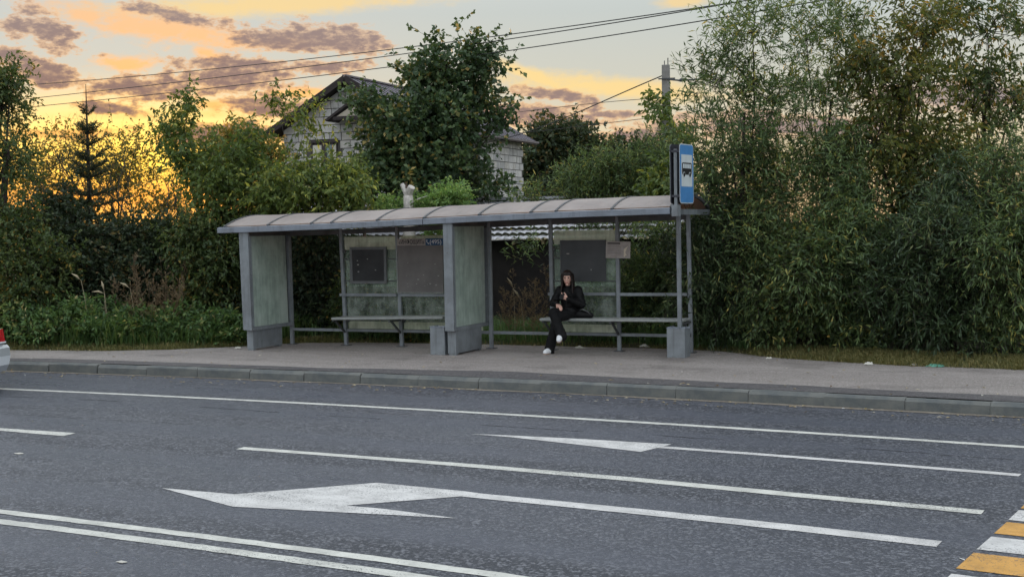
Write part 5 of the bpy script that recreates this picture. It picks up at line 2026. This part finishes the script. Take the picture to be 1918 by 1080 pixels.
# ------------------------------------------------------------------ grasses and weeds
def blades(name, R, roots, height, width, leaf, lean=.35, tb=.45, parent=None):
    n = len(roots)
    a = R.random(n) * 2 * math.pi
    ld = np.stack([np.cos(a), np.sin(a), np.zeros(n)], 1) * (lean * R.random(n))[:, None]
    hgt = height * (.5 + .6 * R.random(n))
    wd = width * (.6 + .6 * R.random(n))
    sd = np.stack([-np.sin(a + R.normal(0, .8, n)), np.cos(a), np.zeros(n)], 1) * (wd / 2)[:, None]
    up = np.array([0, 0, 1.])
    p1 = roots + up * (hgt * .55)[:, None] + ld * (hgt * .4)[:, None]
    p2 = roots + up * (hgt * .92)[:, None] * (1 - .3 * lean) + ld * (hgt * 1.25)[:, None]
    V = np.stack([roots - sd, roots + sd, p1 + sd * .8, p1 - sd * .8, p2 + sd * .1, p2 - sd * .1], 1).reshape(-1, 3)
    b = (np.arange(n) * 6)[:, None, None]
    Fc = (np.array([[0, 1, 2, 3], [3, 2, 4, 5]])[None] + b).reshape(-1, 4)
    tint = np.repeat(np.clip(tb + R.normal(0, .2, n), 0, 1), 6)
    return raw_mesh(name, V, Fc, [LF[leaf]], None, {'tint': tint}, parent)


R = np.random.default_rng(77)


def ground_patch(n, x0, x1, o0, o1, clump=None):
    """random roots on the verge, o metres behind the pavement's back edge"""
    x = x0 + (x1 - x0) * R.random(n)
    if clump:
        c = x0 + (x1 - x0) * R.random(clump)
        x = np.where(R.random(n) < .7, c[R.integers(0, clump, n)] + R.normal(0, .12, n), x)
    o = o0 + (o1 - o0) * R.random(n)
    y = np.interp(x, px_, back) + o
    z = np.interp(o, rows, hz) - .01
    return np.stack([x, y, z], 1)


def uneven(P):
    return .35 + .9 * np.interp(P[:, 0], np.arange(-27, 0, .45), np.random.default_rng(9).random(60)) ** 1.3


_tg = ground_patch(9500, -25.8, -18.2, .45, 2.8, 26)
tag(blades('tall_grass', R, _tg, .85 * uneven(_tg), .018, 'grass', 1.15, .5), 'tall rank green grass left of the shelter', 'grass', kind='stuff')
tag(blades('short_grass', R, ground_patch(12000, -26, -17.3, -.03, .7, 40), .16, .010, 'shortdry', .9), 'short dry grass fringe along the left pavement edge', 'grass', kind='stuff')
tag(blades('dry_grass', R, ground_patch(22000, -9.0, -1.5, -.06, 1.0, 60), .17, .010, 'shortdry', .95, .5), 'short brownish dry grass along the right pavement edge', 'grass', kind='stuff')
tag(blades('weedy_grass', R, ground_patch(9000, -17.6, -9.2, .3, 2.6, 40), .42, .014, 'grass', .7, .35), 'weedy green grass growing behind the shelter', 'grass', kind='stuff')
tag(blades('thin_grass', R, ground_patch(5000, -17.4, -9.0, 0.0, .6, 40), .12, .009, 'shortdry', .9, .5), 'thin trodden grass behind the shelter posts', 'grass', kind='stuff')


for i, (u, v, rx, rz, nc, lab) in enumerate(((60, 600, 60, 26, 26, 'low leafy weeds nearest the left edge'), (170, 596, 60, 30, 30, 'leafy nettle clump under the arching grass plume'), (250, 606, 50, 26, 24, 'leafy weeds left of the brown dry weed'),
                                             (340, 604, 55, 28, 26, 'leafy weeds right of the brown dry weed'), (420, 612, 40, 24, 18, 'leafy weeds at the foot of the olive bush'))):
    plant('weed_clump', lab, 'weed', foot(u, 640, 26.2), [(u, v, 26.2, rx, rz, .5, nc), (u + 20, v + 22, 25.8, rx, 14, .3, nc // 2)], 'grass', .12, .045, 9, 7, .25, .8, .5, .3, trunk=.012, seed=120 + i, stems=3, group='leafy weeds left of the shelter', ldroop=.4, spread=.1)


# --- dry weeds: stalks with brown seed heads, each clump its own plant
def dry_weed(label, u, v, depth, h, n, spreadx, seed, name='dry_weed'):
    Rw = np.random.default_rng(seed)
    b = foot(u, v, depth, .22)
    root = tag(empty(name, b), label, 'weed', 'dry brown weeds')
    S0, S1, P, D = [], [], [], []
    for k in range(n):
        r0 = np.array([Rw.normal(0, spreadx), Rw.normal(0, .15), 0])
        d = unit(np.array([Rw.normal(0, .22), Rw.normal(0, .15), 1.0]))
        hh = h * (.6 + .5 * Rw.random())
        tip = r0 + d * hh
        S0.append(r0)
        S1.append(tip)
        for j in range(14):
            t = .35 + .65 * Rw.random()
            q = r0 + d * hh * t
            dd = unit(np.array([Rw.normal(0, .7), Rw.normal(0, .5), .8]))
            e = q + dd * (.26 * (1.15 - t) + .05)
            S0.append(q)
            S1.append(e)
            for m_ in range(7):
                P.append(q + (e - q) * (.25 + .75 * Rw.random()))
                D.append(unit(dd + Rw.normal(0, .6, 3)))
    S0, S1, P, D = map(np.array, (S0, S1, P, D))
    sv, sf = sticks(S0, S1, np.full(len(S0), .004), np.full(len(S0), .0015))
    V = leaves_arrays(Rw, P, D, np.full(len(P), .05), np.full(len(P), .011))
    nl = len(V) // 4
    o = raw_mesh('stalks', np.concatenate([V, sv]), np.concatenate([np.arange(nl * 4).reshape(-1, 4), sf + len(V)]), [LF['dry']], None, {'tint': np.concatenate([np.repeat(Rw.random(nl) * .8, 4), np.full(len(sv), .4)])}, root)
    o['kind'] = 'stuff'


dry_weed('tall brown dry weed left of the shelter light box', 310, 640, 26.6, 1.65, 16, .25, 1)
dry_weed('bent brown weed clump leaning over the green grass', 270, 640, 26.3, 1.2, 14, .3, 2)
dry_weed('dry brown weed against the dark shed wall', 955, 640, 25.6, 1.25, 5, .12, 3)
dry_weed('dry weed left of the seated person', 1005, 640, 25.2, 1.35, 6, .12, 4)
dry_weed('low dry weed tangle behind the middle of the shelter', 985, 640, 25.0, .65, 7, .3, 5)


def reed(label, u0, v0, u1, v1, u2, v2, depth):
    a, b, c = at(u0, v0, depth), at(u1, v1, depth), at(u2, v2, depth)
    a[2] = .2
    root = tag(empty('reed_grass', a), label, 'grass stalk', 'pale plumed grass stalks')
    MB().tube([(0, 0, 0), b - a, (b * .6 + c * .4) - a], [.006, .004, .003], 4).build('stalk', mat('straw', (.36, .30, .20), .9), root)
    MB().tube([(b * .85 + c * .15) - a, (b * .5 + c * .5) - a + (0, 0, .02), c - a], [.008, .024, .004], 6).build('plume', mat('straw', (.36, .30, .20), .9), root, smooth=True)


reed('pale grass plume arching highest left of the shelter', 175, 625, 152, 525, 134, 512, 26.0)
reed('pale upright grass plume beside the dark bush', 200, 625, 195, 545, 190, 526, 26.0)
reed('pale grass plume bent flat to the left', 205, 625, 196, 549, 172, 546, 25.9)
reed('pale grass plume nearest the brown weed', 260, 625, 244, 540, 224, 529, 26.0)
reed('pale grass plume against the shed wall', 965, 610, 962, 540, 950, 520, 25.2)
reed('short yellowish grass plume behind the bench', 985, 610, 975, 560, 960, 540, 25.0)

# ------------------------------------------------------------------ litter
m_lit = mat('litter_white', (.62, .60, .54), .8, var=.25, vscale=20)
m_litg = mat('litter_green', (.12, .36, .27), .6, var=.25, vscale=20)
m_litk = mat('litter_dark', (.06, .05, .05), .8)


def litter(label, u, v, z, w, h, m_, seed, clear=False):
    Rl = np.random.default_rng(seed)
    p = gnd(u, v, z)
    nx, ny = 7, 5
    V = [((i / (nx - 1) - .5) * w + Rl.normal(0, w * .04), (j / (ny - 1) - .5) * w * .6 + Rl.normal(0, w * .04), max(.004, h * (.35 + .65 * Rl.random()) * (0.25 if i in (0, nx - 1) or j in (0, ny - 1) else 1))) for j in range(ny) for i in range(nx)]
    Fc = [(j * nx + i, j * nx + i + 1, (j + 1) * nx + i + 1, (j + 1) * nx + i) for j in range(ny - 1) for i in range(nx - 1)]
    o = MB().add(V, Fc).build('crumpled_paper', m_)
    so = o.modifiers.new('thick', 'SOLIDIFY')
    so.thickness = .004
    o.location = [float(q) for q in p]
    o.rotation_euler = (0, 0, Rl.random() * .8 - .4)
    tag(o, label, 'litter', 'scraps of litter')


litter('crumpled pale wrapper in the grass behind the seated person', 1092, 632, .17, .34, .10, m_lit, 1)
litter('pale flat wrapper on the pavement edge right of the crossed feet', 1086, 652, .152, .2, .05, m_lit, 2)
litter('crumpled see-through bottle under the right bench', 1206, 640, .16, .22, .10, mat('litter_grey', (.3, .31, .32), .3), 3)
litter('pale torn wrapper below the right bench', 1207, 650, .152, .16, .06, m_lit, 4)
litter('green wrapper lying in the dry grass at right', 1752, 686, .152, .24, .04, m_litg, 5)
litter('white scrap in the dry grass nearest the bin', 1440, 672, .152, .1, .04, m_lit, 6)
litter('pale scrap halfway along the right dry grass', 1627, 683, .152, .13, .05, m_lit, 7)
litter('pale scrap lying just left of the green wrapper', 1712, 684, .152, .09, .04, m_lit, 8)
litter('pale scrap beside the foot of the left light box', 446, 653, .152, .12, .05, m_lit, 9)
litter('flat white scrap on the near lane of the road', 228, 1052, .003, .07, .012, m_lit, 10)
litter('small white scrap on the road left of the arrow', 35, 849, .003, .1, .012, m_lit, 11)
# dead leaves scattered on pavement and gutter
n = 420
x = -24 + 22 * R.random(n)
o_ = np.where(R.random(n) < .45, R.random(n) * 3.2, -.05 - R.random(n) ** 2 * .6 - .1)
y = np.where(o_ > 0, bend(x) + KB + o_, bend(x) + KF + o_)
z = np.where(o_ > 0, .158, .007)
far_ = R.random(n) < .4
y = np.where((o_ > 0) & far_, np.interp(x, px_, back) - R.random(n) ** 2 * .5, y)
pos = np.stack([x, y, z], 1)
dd = unit(np.stack([R.normal(size=n), R.normal(size=n), R.random(n) * .25], 1))
V = leaves_arrays(R, pos, dd, .045 + .035 * R.random(n), .022 + .014 * R.random(n), flat=3)
V[:, 2] = np.maximum(V[:, 2], np.repeat(z, 4))
o = raw_mesh('fallen_leaves', V, np.arange(n * 4).reshape(-1, 4), [leaf_mat('dead_leaf', [(0, (.10, .07, .04)), (.6, (.28, .22, .13)), (1, (.5, .46, .36))], .2, .7)], None, {'tint': np.repeat(R.random(n), 4)})
tag(o, 'dead leaves and crumbs scattered along the kerb and pavement', 'fallen leaves', kind='stuff')
n = 260
x = -18.5 + 10 * R.random(n)
y = SQ[1] + (x - SQ[0]) * math.tan(SA) - 2.2 + 2.3 * R.random(n)
dd = unit(np.stack([R.normal(size=n), R.normal(size=n), R.random(n) * .1], 1))
V = leaves_arrays(R, np.stack([x, y, np.full(n, .157)], 1), dd, .02 + .03 * R.random(n) ** 2, .009 + .012 * R.random(n) ** 2, flat=3)
V[:, 2] = np.maximum(V[:, 2], .156)
o = raw_mesh('crumbs', V, np.arange(n * 4).reshape(-1, 4), [leaf_mat('crumb', [(0, (.03, .028, .025)), (.5, (.2, .17, .13)), (1, (.45, .43, .38))], .1, .8)], None, {'tint': np.repeat(R.random(n), 4)})
tag(o, 'cigarette ends and crumbs on the pavement round the shelter', 'litter', kind='stuff')
print('leaves', NLEAF, 'blocks', blocks)
